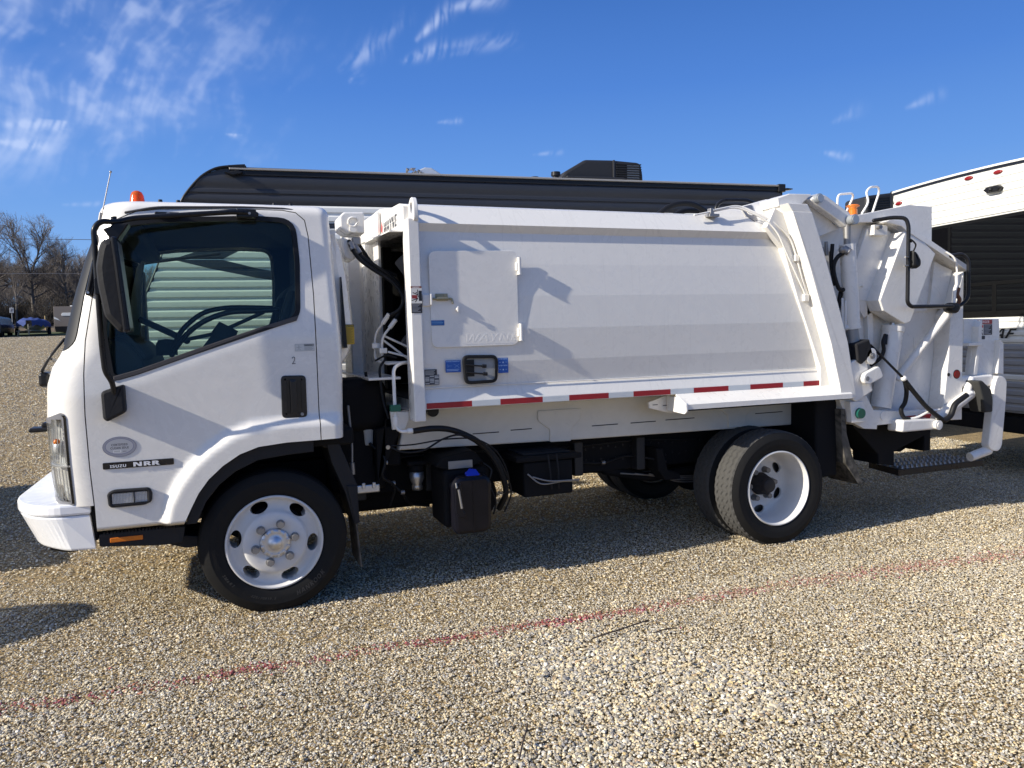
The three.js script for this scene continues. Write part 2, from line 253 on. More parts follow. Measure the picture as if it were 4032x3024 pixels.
  scatter(6.2, 8.6, -3.2, 1.5, 2200, 0.011);
  const mat = S(0xffffff, { roughness: 0.92, flatShading: true }), redM = S(0xffffff, { roughness: 0.8, flatShading: true });
  function put(name, sets, geos, material, label, category) {
    const g = new THREE.Group(); g.name = name; g.userData = { kind: 'stuff', label, category }; scene.add(g);
    sets.forEach((L, k) => { const im = new THREE.InstancedMesh(geos[k], material, L.length); im.name = 'stone'; im.userData.kind = 'stuff'; L.forEach(([M, c], i) => { im.setMatrixAt(i, M); im.setColorAt(i, new THREE.Color().setRGB(...c)); }); im.castShadow = im.receiveShadow = true; g.add(im); });
  }
  put('gravel', lists, kinds, mat, 'loose tan and grey crushed stone covering the whole lot', 'gravel');
  put('painted_line', reds, kinds, redM, 'worn red spray painted line of stones across the foreground gravel', 'painted line');
}

// ---------------------------------------------------------------- the truck
const truck = thing('garbage_truck', 'white cab-over rear loading garbage truck parked side on in the middle', 'garbage truck', [0, 0, 0]);
const ev = new Evaluator(); ev.attributes = ['position', 'normal']; ev.useGroups = false;
const brush = (g) => { const q = g.index ? g : BGU.mergeVertices(g); for (const k of Object.keys(q.attributes)) if (!['position', 'normal'].includes(k)) q.deleteAttribute(k); const b = new Brush(q); b.updateMatrixWorld(); return b; };
const op = (a, b, o) => { const r = ev.evaluate(a, b, o); r.updateMatrixWorld(); return r; };
const sub = (a, ...bs) => bs.reduce((x, b) => op(x, b, SUBTRACTION), a), cut = (a, b) => op(a, b, INTERSECTION);
// outlines in the side view (x back along the truck, y up)
const ARCH = [[0.47, 0.955], [0.231, 0.952], [0.08, 0.951], [-0.068, 0.938], [-0.165, 0.905], [-0.252, 0.85], [-0.325, 0.785], [-0.379, 0.714], [-0.42, 0.635], [-0.452, 0.50]];
const distArch = (x, y) => { let d = 9; for (let i = 1; i < ARCH.length; i++) { const [ax, ay] = ARCH[i - 1], [bx, by] = ARCH[i], l2 = (bx - ax) ** 2 + (by - ay) ** 2, t = Math.min(1, Math.max(0, ((x - ax) * (bx - ax) + (y - ay) * (by - ay)) / l2)); d = Math.min(d, Math.hypot(x - ax - t * (bx - ax), y - ay - t * (by - ay))); } return d; };
const XF = [[0.5, -1.045], [0.7, -1.068], [0.9, -1.084], [1.14, -1.088], [1.31, -1.078], [1.40, -1.052], [1.474, -1.006], [1.53, -0.99], [1.76, -0.935], [1.96, -0.875], [2.06, -0.838], [2.13, -0.815], [2.2, -0.80]];
const XR = [[0.5, 0.395], [0.95, 0.397], [1.42, 0.41], [1.87, 0.39], [2.05, 0.383], [2.2, 0.375]];
function cabLoft(off, yLow = 0.559) { // the cab's skin, moved in by -off
  const YT = 2.195 + off, rows = [], nS = 96, nF = 30, nR = 22, nC = 12;
  function ringAt(y, f) {
    const yy = Math.min(y, 2.195), xf = table(XF, yy) - off, xr = table(XR, yy) + off, pts = [];
    const belt = (x) => 1.31 + 0.355 * Math.min(0.62, Math.max(-0.15, x + 0.62));
    const half = (x) => 0.985 - 0.10 * Math.max(0, yy - belt(x)) - 0.035 * ss(0.9, 0.5, yy) * 0 + off;
    const rf = 0.185, rb = 0.05, w = half(0);
    const side = (x, s) => { let z = half(x); z += 0.042 * (1 - ss(0.09, 0.138, distArch(x, yy))) * (yy < 1.2 ? 1 : 0); return [x, z * s]; };
    const put = (x, z) => pts.push([x, z]);
    for (let i = 0; i <= nS; i++) { const x = lerp(xf + rf, xr - rb, i / nS); put(...side(x, 1)); }
    const zr = half(xr - rb) - rb, zr2 = side(xr - rb, 1)[1] - half(xr - rb);
    for (let i = 1; i < 6; i++) { const t = i / 6 * Math.PI / 2; put(xr - rb + rb * Math.sin(t), zr + (rb + zr2) * Math.cos(t)); }
    for (let i = 0; i <= nR; i++) put(xr, lerp(zr, -zr, i / nR));
    for (let i = 5; i >= 1; i--) { const t = i / 6 * Math.PI / 2; put(xr - rb + rb * Math.sin(t), -zr - (rb + zr2) * Math.cos(t)); }
    for (let i = nS; i >= 0; i--) { const x = lerp(xf + rf, xr - rb, i / nS); put(...side(x, -1)); }
    const zf = half(xf + rf) - rf, bow = (z) => 0.05 * (1 - (z / 0.8) ** 2);
    for (let i = 1; i < nC; i++) { const t = i / nC * Math.PI / 2, z = -zf - rf * Math.cos(t); put(xf + rf - rf * Math.sin(t) - 0 * bow(z), z); }
    for (let i = 0; i <= nF; i++) { const z = lerp(-zf, zf, i / nF); put(xf - 0.045 * (1 - (z / zf) ** 2), z); }
    for (let i = nC - 1; i >= 1; i--) { const t = i / nC * Math.PI / 2; put(xf + rf - rf * Math.sin(t), zf + rf * Math.cos(t)); }
    const cx = -0.2;
    return pts.map(([x, z]) => [cx + (x - cx) * lerp(1, f, 0.9), y, z * f]);
  }
  const ys = span(yLow - (off < 0 ? 0 : 0), YT, 0.021);
  for (const y of ys) rows.push(ringAt(y, 1));
  for (const t of [0.15, 0.3, 0.45, 0.6, 0.75, 0.88, 1]) rows.push(ringAt(YT + 0.068 * Math.sin(t * Math.PI / 2), 1 - 0.105 * (1 - Math.cos(t * Math.PI / 2))));
  for (const f of [0.84, 0.75, 0.6, 0.45, 0.3, 0.12]) rows.push(ringAt(YT + 0.068 + 0.075 * (1 - (f / 0.895) ** 2), f));
  const N = rows[0].length, p = [], ix = [];
  for (const r of rows) for (const q of r) p.push(...q);
  for (let j = 0; j < rows.length - 1; j++) for (let i = 0; i < N; i++) { const a = j * N + i, b = j * N + (i + 1) % N, c = a + N, d = b + N; ix.push(a, b, c, b, d, c); }
  const top = p.length / 3; p.push(-0.2, YT + 0.143, 0); const bot = top + 1; p.push(-0.2, ys[0], 0); const L = (rows.length - 1) * N;
  for (let i = 0; i < N; i++) { ix.push(L + i, L + (i + 1) % N, top); ix.push(i, bot, (i + 1) % N); }
  const g = new THREE.BufferGeometry(); g.setAttribute('position', new THREE.Float32BufferAttribute(p, 3)); g.setIndex(ix); g.computeVertexNormals();
  return brush(g);
}
const DOOR = [[-0.870, 0.62], [-0.872, 0.70], [-0.882, 0.89], [-0.888, 1.155], [-0.884, 1.36], [-0.872, 1.53], [-0.808, 1.885], [-0.765, 2.06], [-0.70, 2.155], [-0.61, 2.195], [-0.50, 2.21], [-0.1, 2.222], [0.12, 2.222], [0.19, 2.21], [0.235, 2.17], [0.25, 2.08], [0.262, 1.75], [0.262, 0.90], [0.1, 0.88], [-0.15, 0.82], [-0.34, 0.64], [-0.40, 0.53], [-0.868, 0.53]];
const GLASS = roundPoly([[-0.752, 1.343], [-0.64, 1.373], [-0.372, 1.465], [-0.06, 1.567], [0.165, 1.638, 0.05], [0.177, 1.94], [0.165, 2.158, 0.07], [-0.03, 2.166], [-0.5, 2.146], [-0.72, 2.115, 0.14], [-0.755, 1.85], [-0.779, 1.58]], 0.03);
const LAMP = roundPoly([[-1.12, 1.13], [-1.045, 1.158], [-0.998, 1.176], [-0.978, 1.155], [-0.972, 0.9], [-0.962, 0.692], [-1.03, 0.695], [-1.12, 0.75]], 0.025);
let cabParts;
{
  const outer = cabLoft(0), inner = cabLoft(-0.035, 1.03), trimO = cabLoft(-0.037, 1.032), trimI = cabLoft(-0.045, 1.04);
  const archPts = [...ARCH.slice(0, -1), [-0.456, 0.56], [-0.46, 0.45], [0.47, 0.45]];
  const B = (pts, z0, z1) => brush(prism(pts, z0, z1)), both = 1.3;
  const shell = sub(sub(outer, inner), B(archPts, -both, both));
  const ARM = 0.55;
  const doorCut = [B(offset(DOOR, 0.0045), ARM, both), B(offset(DOOR, 0.0045), -both, -ARM)];
  const shield = brush(prismX(roundPoly([[-0.925, 1.485], [0.925, 1.485], [0.845, 2.095], [-0.845, 2.095]], 0.08), -1.4, -0.55));
  const pocket = cut(sub(cabLoft(0.02, 0.5), cabLoft(-0.06, 0.51)), brush(prism(LAMP, 0.5, 1.2)));
  const chin = brush(prism([[-1.4, 0.3], [-0.866, 0.3], [-0.866, 0.693], [-1.4, 0.693]], -1.4, 1.4));
  const skin = sub(shell, ...doorCut, shield, pocket, chin);
  const cab = part('cab_shell', skin.geometry, Mt.paint, truck);
  const FAR = GLASS.map((p) => [p[0], p[1] + 0.035 * ss(1.9, 2.1, p[1])]);
  const winL = B(GLASS, ARM, both), winR = B(FAR, -both, -ARM), winLin = B(offset(FAR, 0.015), -both, -ARM);
  const clean = B(archPts.map((p) => p), ARM, both);
  const mk = (sgn) => {
    const D = B(offset(DOOR, -0.001), sgn > 0 ? ARM : -both, sgn > 0 ? both : -ARM);
    const d = part('door', sub(cut(shell, D), sgn > 0 ? winL : winR).geometry, Mt.paint, truck);
    const gl = cut(sub(cabLoft(-0.010, 1.1), cabLoft(-0.019, 1.09)), B(offset(sgn > 0 ? GLASS : FAR, 0.008), sgn > 0 ? ARM : -both, sgn > 0 ? both : -ARM));
    part('window_glass', gl.geometry, Mt.glass, d);
    const fr = cut(sub(cabLoft(0.004, 1.1), cabLoft(-0.026, 1.09)), brush(prism(offset(sgn > 0 ? GLASS : FAR, 0.022), sgn > 0 ? ARM : -both, sgn > 0 ? both : -ARM, 0, [offset(sgn > 0 ? GLASS : FAR, -0.004)])));
    part('window_frame', fr.geometry, Mt.rubber, d);
    return d;
  };
  const doorL = mk(1), doorR = mk(-1);
  const trim = sub(sub(trimO, trimI), winL, winLin, shield);
  part('interior_lining', trim.geometry, Mt.trim, truck);
  const ws = cut(sub(cabLoft(-0.004, 1.1), cabLoft(-0.013, 1.09)), shield);
  part('windshield', ws.geometry, Mt.glass, truck);
  const wsF = cut(sub(cabLoft(0.003, 1.1), cabLoft(-0.03, 1.09)), brush(prismX(roundPoly([[-0.925, 1.485], [0.925, 1.485], [0.845, 2.095], [-0.845, 2.095]], 0.08), -1.4, -0.55, 0, [offset(roundPoly([[-0.925, 1.485], [0.925, 1.485], [0.845, 2.095], [-0.845, 2.095]], 0.08), -0.03)])));
  part('windshield_seal', wsF.geometry, Mt.rubber, truck);
  // black lip inside the wheel arch, on both sides
  for (const s of [1, -1]) {
    const o = [[0.225, 0.948], ...ARCH.slice(2, -1).map((p) => [p[0], p[1] - 0.004])].concat([[-0.448, 0.55]]), i = [[-0.395, 0.55], [-0.345, 0.66], [-0.275, 0.745], [-0.19, 0.81], [-0.07, 0.862], [0.08, 0.878], [0.225, 0.885]];
    const shp = [...o, ...i]; part('wheel_arch_trim', prism(shp, s > 0 ? 0.62 : -1.0, s > 0 ? 1.0 : -0.62, 0.004), Mt.plastic, truck);
  }
  cabParts = { cab, doorL, doorR };
}
const { cab, doorL } = cabParts;
// --- door fittings
{ // sill strip under the glass, flush mounted handle, badge, stickers, side lamp
  const sill = [[-0.752, 1.322], [-0.64, 1.352], [-0.372, 1.443], [-0.06, 1.545], [0.165, 1.614], [0.178, 1.645], [0.165, 1.640], [-0.06, 1.572], [-0.372, 1.469], [-0.64, 1.377], [-0.752, 1.347]];
  part('sill_strip', prism(sill, 0.962, 0.984, 0.003), Mt.sill, doorL);
  const h0 = roundPoly([[0.067, 1.316], [0.2, 1.312], [0.199, 1.078], [0.064, 1.081]], 0.025);
  part('handle_surround', prism(h0, 0.975, 0.992, 0.005, [offset(h0, -0.022)]), Mt.gloss, doorL);
  part('handle_cup', prism(offset(h0, -0.02), 0.982, 0.9862), Mt.gloss, doorL);
  part('door_handle', [box(0.112, 0.146, 1.105, 1.288, 0.996, 1.012, 0.007), box(0.112, 0.146, 1.27, 1.292, 0.985, 1.01, 0.004), box(0.112, 0.146, 1.10, 1.12, 0.985, 1.01, 0.004)], Mt.gloss, doorL);
  part('door_lock', rod([0.172, 1.098, 0.984], [0.172, 1.098, 0.994], 0.009), Mt.dull, doorL);
  const bd = roundPoly([[-0.824, 0.908], [-0.491, 0.907], [-0.491, 0.873], [-0.824, 0.874]], 0.006);
  part('model_badge', prism(bd, 0.984, 0.990, 0.002), Mt.gloss, doorL);
  decal('badge_lettering', 0.33, 0.034, 1024, (x, w, h) => { x.clearRect(0, 0, w, h); x.fillStyle = '#e6e6e6'; x.font = 'bold 62px sans-serif'; x.save(); x.translate(95, 84); x.scale(1.35, 1); x.fillText('ISUZU', 0, 0); x.restore(); x.font = 'bold 92px sans-serif'; x.save(); x.translate(420, 86); x.scale(2.1, 1); x.lineWidth = 4; x.strokeStyle = '#e6e6e6'; x.fillText('NRR', 0, 0); x.strokeText('NRR', 0, 0); x.restore(); }, doorL, [-0.6575, 0.8905, 0.9925]);
  decal('idle_sticker', 0.157, 0.104, 512, (x, w, h) => {
    x.clearRect(0, 0, w, h); x.fillStyle = '#8f9097'; x.beginPath(); x.ellipse(w / 2, h / 2, w / 2 - 3, h / 2 - 3, 0, 0, 7); x.fill(); x.lineWidth = 5; x.strokeStyle = '#55557c'; x.stroke();
    x.beginPath(); x.ellipse(w / 2, h / 2 - 6, w * 0.41, h * 0.38, 0, 0, 7); x.fillStyle = '#a9aaae'; x.fill(); x.strokeStyle = '#5d5d86'; x.lineWidth = 6; x.stroke();
    x.fillStyle = '#2a2a30'; x.textAlign = 'center'; x.font = 'bold 50px sans-serif'; x.fillText('CERTIFIED', w / 2, h * 0.45); x.fillText('CLEAN IDLE', w / 2, h * 0.61); x.fillStyle = '#d8d8d8'; x.fillRect(w * 0.31, h * 0.66, w * 0.23, h * 0.13); x.fillStyle = '#555'; for (let i = 0; i < 14; i++) x.fillRect(w * 0.33 + i * 7, h * 0.68, 3, h * 0.09); x.fillStyle = '#3a3a44'; x.font = 'bold 20px sans-serif'; x.fillText('ISUZU', w * 0.64, h * 0.76);
  }, doorL, [-0.742, 0.986, 0.9875], 0, 0.4);
  decal('warning_label', 0.104, 0.039, 512, (x, w, h) => { x.fillStyle = '#c9cac6'; x.fillRect(0, 0, w, h); x.strokeStyle = '#555'; x.lineWidth = 4; x.strokeRect(3, 3, w - 6, h - 6); x.fillStyle = '#8d908d'; x.fillRect(w * 0.46, 8, w * 0.52, h * 0.3); x.fillStyle = '#222'; x.font = 'bold 40px sans-serif'; x.fillText('\u25B2WARNING', w * 0.48, h * 0.27); x.fillStyle = '#777'; for (let i = 0; i < 4; i++) x.fillRect(w * 0.48, h * (0.42 + i * 0.13), w * (0.46 - 0.05 * (i % 2)), 8); x.strokeStyle = '#666'; x.lineWidth = 5; x.beginPath(); x.arc(w * 0.2, h * 0.28, 12, 0, 7); x.moveTo(w * 0.2, h * 0.36); x.lineTo(w * 0.2, h * 0.65); x.lineTo(w * 0.12, h * 0.88); x.moveTo(w * 0.2, h * 0.65); x.lineTo(w * 0.3, h * 0.88); x.moveTo(w * 0.08, h * 0.5); x.lineTo(w * 0.34, h * 0.45); x.stroke(); }, doorL, [0.201, 1.466, 0.976 - 0.1 * 0 + 0.0105], 0, 0.5);
  decal('number_mark', 0.025, 0.05, 128, (x, w, h) => { x.clearRect(0, 0, w, h); x.strokeStyle = '#15151d'; x.lineWidth = 17; x.lineCap = 'round'; x.lineJoin = 'round'; x.beginPath(); x.moveTo(w * 0.22, h * 0.24); x.quadraticCurveTo(w * 0.5, h * 0.0, w * 0.74, h * 0.22); x.quadraticCurveTo(w * 0.8, h * 0.45, w * 0.2, h * 0.86); x.lineTo(w * 0.82, h * 0.84); x.stroke(); }, doorL, [0.139, 1.396, 0.9875]);
  const lp = roundPoly([[-0.812, 0.752], [-0.78, 0.768], [-0.615, 0.765], [-0.601, 0.74], [-0.604, 0.69], [-0.64, 0.676], [-0.795, 0.676], [-0.808, 0.69]], 0.015);
  const sl = part('side_lamp', prism(lp, 0.975, 1.006, 0.008, [rrect(-0.79, -0.625, 0.692, 0.748, 0.008)]), Mt.plastic, doorL);
  part('lamp_back', box(-0.792, -0.623, 0.69, 0.75, 0.972, 0.990, 0.002), Mt.bumper, doorL);
  const ribs = []; for (let i = 0; i < 24; i++) ribs.push(box(-0.788 + i * 0.0068, -0.784 + i * 0.0068, 0.694, 0.746, 0.994, 0.999, 0.001, 1));
  part('lamp_lens', [box(-0.79, -0.69, 0.692, 0.748, 0.9985, 1.0025, 0.001), box(-0.684, -0.625, 0.692, 0.748, 0.9985, 1.0025, 0.001)], Mt.lens, doorL);
  part('lamp_ribs', ribs, Mt.bumper, doorL); part('lamp_divider', box(-0.69, -0.684, 0.69, 0.75, 0.99, 1.006, 0.001), Mt.plastic, doorL);
}
// --- headlamp, bumper, step, roof details
{
  const P = brush(prism(LAMP, 0.55, 1.2));
  const zone = (a, b, mat, name, y0, y1, par) => part(name, cut(cut(sub(cabLoft(a, 0.53), cabLoft(b, 0.54)), P), brush(prism([[-1.3, y0], [-0.9, y0], [-0.9, y1], [-1.3, y1]], 0.5, 1.3))).geometry, mat, par);
  const lampG = zone(0.003, -0.007, Mt.lens, 'headlamp', 0.6, 1.3, truck);
  const silver = S(lin(0.72, 0.73, 0.75), { metalness: 0.45, roughness: 0.28 });
  part('lamp_housing', cut(sub(cabLoft(-0.035, 0.51), cabLoft(-0.055, 0.52)), P).geometry, silver, lampG);
  part('lamp_surround', cut(sub(cabLoft(0.0035, 0.51), cabLoft(-0.03, 0.52)), brush(prism(LAMP, 0.55, 1.2, 0, [offset(LAMP, -0.012)]))).geometry, S(lin(0.16, 0.16, 0.17), { roughness: 0.3 }), lampG);
  const hr = []; for (let i = 0; i < 11; i++) { const t = i / 11 * Math.PI / 2 * 0.95 + 0.05, x = -0.902 - 0.172 * Math.sin(t), z = 0.80 + 0.172 * Math.cos(t); if (x > -0.985) continue; hr.push(rod([x + 0.01, 0.72, z - 0.003], [x, 0.885, z], 0.0022, 0.0022, 6)); hr.push(rod([x, 0.915, z], [x + 0.004, 1.12 - 0.9 * Math.max(0, -1.03 - x), z - 0.002], 0.0022, 0.0022, 6)); }
  part('lamp_flutes', hr, Mt.alu, lampG);
  part('lamp_divider', cut(sub(cabLoft(0.001, 0.53), cabLoft(-0.02, 0.54)), brush(prism([[-1.3, 0.897], [-0.972, 0.897], [-0.972, 0.905], [-1.3, 0.905]], 0.5, 1.3))).geometry, Mt.alu, lampG);
  part('turn_signal_bulb', new THREE.SphereGeometry(0.017, 12, 8).translate(-1.038, 1.02, 0.885), Mt.orange, lampG);
  const bulbC = new THREE.SphereGeometry(0.045, 16, 10).scale(0.6, 1, 1).translate(-1.035, 0.99, 0.86); part('lamp_reflector', bulbC, silver, lampG);

  // bumper: closed rounded block wrapped round the nose, with a notch where the lamp dips into it
  const bo = []; for (let i = 0; i <= 16; i++) { const t = i / 16 * Math.PI / 2; bo.push([-1.0 - 0.295 * Math.sin(t), 0.97 - 0.46 + 0.46 * Math.cos(t)]); }
  const plan = [[-0.895, 0.972], ...bo.slice(1), ...bo.slice(1).reverse().map((p) => [p[0], -p[1]]), [-0.895, -0.972], [-0.895, -0.9], [-0.93, -0.9], [-1.02, -0.80], [-1.06, -0.5], [-1.06, 0.5], [-1.02, 0.80], [-0.93, 0.9], [-0.895, 0.9]];
  const lower = []; const mkB = (y0, y1, o, bev) => prismY(offset(plan, o), y0, y1, bev);
  const up = part('bumper', [mkB(0.648, 0.705, 0.0, 0.012)], Mt.bumper, truck);
  const lo = mkB(0.462, 0.646, -0.006, 0.012); { const p = lo.attributes.position; for (let i = 0; i < p.count; i++) { const t = (0.646 - p.getY(i)) / 0.184, f = ss(-0.93, -1.2, p.getX(i)); p.setX(i, p.getX(i) + t * 0.07 * f + 0.02 * t * (1 - f)); p.setZ(i, p.getZ(i) * (1 - 0.05 * t * f)); } lo.computeVertexNormals(); }
  part('bumper_skirt', lo, Mt.bumper, truck);
  part('bumper_hollow', [box(-1.075, -0.98, 0.66, 0.70, 0.7, 0.86, 0.01), box(-1.04, -0.87, 0.50, 0.70, -0.9, 0.93, 0.01)], Mt.chassis, truck);
  part('front_valance', prismX([[-0.8, 0.44], [-0.4, 0.315], [0.34, 0.315], [0.78, 0.44], [0.78, 0.52], [-0.8, 0.52]], -1.12, -1.06, 0.006), Mt.chassis, truck);
  part('lamp_lip', box(-1.02, -0.915, 0.672, 0.700, 0.80, 0.945, 0.012), Mt.bumper, up);
  // grille strip ahead of the nose, wiper, front mirror stay
  part('wiper', [pipe([[-1.02, 1.545, 0.62], [-1.09, 1.45, 0.64], [-1.135, 1.375, 0.62], [-1.14, 1.36, 0.3]], 0.008, 0.02, 6), box(-1.155, -1.10, 1.29, 1.37, 0.52, 0.62, 0.02), pipe([[-1.09, 1.44, 0.6], [-1.10, 1.40, 0.2]], 0.006, 0.01, 6)], Mt.black, truck);
  part('number_plate_bracket', [box(-1.40, -1.12, 0.962, 0.99, -0.42, -0.28, 0.012), box(-1.33, -1.12, 0.985, 1.02, -0.40, -0.3, 0.012)], Mt.black, truck);
  // step under the door
  const st = part('cab_step', [prism(roundPoly([[-0.866, 0.536], [-0.455, 0.532], [-0.47, 0.446], [-0.58, 0.443], [-0.866, 0.470]], 0.012), 0.60, 0.955, 0.006), prism([[-0.60, 0.45], [-0.46, 0.46], [-0.30, 0.43], [-0.30, 0.395], [-0.46, 0.39], [-0.6, 0.44]], 0.5, 0.86, 0.005), box(-0.46, -0.2, 0.53, 0.57, 0.4, 0.8, 0.01)], Mt.plastic, truck);
  const teeth = []; for (let i = 0; i < 22; i++) teeth.push(box(-0.845 + i * 0.0165, -0.836 + i * 0.0165, 0.533, 0.543, 0.9, 0.957, 0.002, 1)); part('step_tread', teeth, Mt.plastic, st);
  part('side_reflector', box(-0.815, -0.661, 0.487, 0.511, 0.94, 0.962, 0.003), Mt.orange, st);
  // antenna, beacon, roof plugs
  part('antenna', [rod([-0.795, 2.13, 0.8], [-0.728, 2.412, 0.8], 0.0035, 0.0025, 8), new THREE.SphereGeometry(0.0065, 8, 6).translate(-0.728, 2.413, 0.8), rod([-0.80, 2.11, 0.79], [-0.785, 2.20, 0.8], 0.012, 0.008)], Mt.dull, truck);
  const be = part('beacon', latheZ([[0.0001, 0.072], [0.012, 0.0715], [0.026, 0.063], [0.034, 0.045], [0.0375, 0.018], [0.042, 0.008], [0.042, 0.0], [0.0001, 0]], 28).rotateX(-Math.PI / 2).translate(-0.625, 2.283, 0.6), Mt.amber, truck);
  part('beacon_base', [rod([-0.625, 2.262, 0.6], [-0.625, 2.285, 0.6], 0.046, 0.043, 28)], Mt.black, be);
  part('beacon_core', [rod([-0.625, 2.285, 0.6], [-0.625, 2.33, 0.6], 0.018, 0.015)], Mt.orange, be);
  const plugs = []; for (const x of [-0.464, -0.37, 0.16, 0.255]) part('roof_plug', rod([x - 0.05, 2.30, 0.5], [x - 0.05, 2.328, 0.5], 0.014, 0.011), Mt.black, cab);
  part('drip_rail', pipe([[-0.66, 2.19, 0.893], [-0.52, 2.221, 0.9], [-0.1, 2.235, 0.901], [0.14, 2.234, 0.9], [0.215, 2.22, 0.899], [0.262, 2.15, 0.905]], 0.0065, 0.05, 6), Mt.sill, cab);
  // panel bulging out of the back of the cab, with its vent strip and caution plate
  const bk = prism(roundPoly([[0.36, 2.15], [0.405, 2.13], [0.452, 2.01], [0.478, 1.84], [0.495, 1.62], [0.497, 1.53], [0.468, 1.415], [0.42, 1.35], [0.36, 1.33]], 0.04), -0.86, 0.86, 0.05);
  const bp = part('cab_back_panel', bk, Mt.paint, cab);
  part('vent_strip', prism([[0.424, 1.86], [0.43, 1.86], [0.448, 1.455], [0.424, 1.455]], 0.85, 0.905, 0.002), Mt.black, cab);
  decal('caution_label', 0.06, 0.115, 128, (x, w, h) => { x.fillStyle = '#a98b1d'; x.fillRect(0, 0, w, h); x.fillStyle = '#18160c'; x.fillRect(0, 0, w, h * 0.13); x.fillStyle = '#c9b13a'; x.font = 'bold 26px sans-serif'; x.fillText('CAUTION', 3, h * 0.11); x.fillStyle = '#5d4f16'; for (let i = 0; i < 16; i++) x.fillRect(8, h * 0.2 + i * h * 0.046, w - 18 - (i % 3) * 14, 4); }, cab, [0.468, 1.532, 0.8635], 0.2);
}
// --- mirror on its frame
{
  const arm = part('mirror_frame', [pipe([[-0.02, 2.19, 0.965], [-0.12, 2.196, 0.99], [-0.62, 2.142, 1.03], [-0.69, 2.112, 1.08], [-0.75, 2.112, 1.12], [-0.782, 2.074, 1.13], [-0.781, 1.75, 1.12], [-0.781, 1.50, 1.10], [-0.775, 1.375, 1.09], [-0.748, 1.325, 1.07], [-0.745, 1.26, 1.04]], 0.0135, 0.05, 10), rod([-0.70, 2.10, 1.05], [-0.70, 2.145, 1.05], 0.014), prism([[-0.745, 2.075], [-0.69, 2.105], [-0.63, 2.105], [-0.70, 2.0]], 0.98, 1.10, 0.008), box(-0.793, -0.768, 1.755, 1.835, 1.105, 1.14, 0.004)], Mt.black, truck);
  parts('mirror_bracket', [box(-0.12, -0.02, 2.168, 2.214, 0.90, 0.985, 0.006), box(-0.52, -0.40, 2.168, 2.192, 0.885, 0.945, 0.006)], Mt.black, arm);
  parts('bracket_bolt', [rod([-0.105, 2.19, 0.98], [-0.105, 2.19, 0.991], 0.007), rod([-0.055, 2.19, 0.98], [-0.055, 2.19, 0.991], 0.007), rod([-0.455, 2.18, 0.94], [-0.455, 2.18, 0.953], 0.01)], Mt.dull, arm);
  part('mirror_base', [prism(roundPoly([[-0.806, 1.275], [-0.70, 1.308], [-0.697, 1.165], [-0.785, 1.122], [-0.803, 1.14]], 0.018), 0.97, 1.052, 0.014)], Mt.plastic, arm);
  const head = roundPoly([[-0.742, 2.005], [-0.712, 2.018], [-0.675, 2.02], [-0.642, 1.572], [-0.686, 1.566], [-0.748, 1.646], [-0.770, 1.802], [-0.773, 1.885], [-0.756, 1.97]], 0.02);
  const hd = part('mirror_head', [prism(head, 1.07, 1.235, 0.03)], Mt.plastic, truck);
  part('mirror_rim', [prism(roundPoly([[-0.70, 2.024], [-0.672, 2.022], [-0.637, 1.57], [-0.668, 1.564]], 0.012), 1.055, 1.25, 0.012)], Mt.black, hd);
  part('mirror_glass', prism([[-0.672, 2.0], [-0.6695, 2.0], [-0.638, 1.59], [-0.6405, 1.59]], 1.07, 1.235), Mt.steel, hd);
  part('pillar_grip', [prism(roundPoly([[-0.862, 1.762], [-0.835, 1.757], [-0.795, 1.925], [-0.822, 1.935]], 0.012), 0.90, 0.955, 0.012)], Mt.black, cab);
  part('grip_screw', rod([-0.846, 1.775, 0.95], [-0.846, 1.775, 0.96], 0.006), Mt.steel, cab);
  // the far side mirror, seen through the windows
  const far = part('mirror_head', [box(-0.83, -0.74, 1.67, 2.06, -1.24, -1.08, 0.02), box(-0.83, -0.74, 1.46, 1.65, -1.24, -1.08, 0.02)], Mt.plastic, truck); far.name = 'mirror_head';
  part('mirror_frame', pipe([[-0.2, 2.18, -0.97], [-0.70, 2.12, -1.06], [-0.86, 2.10, -1.14], [-0.85, 1.5, -1.12], [-0.76, 1.3, -1.05], [-0.74, 1.2, -0.98]], 0.0135, 0.05), Mt.black, truck);
}
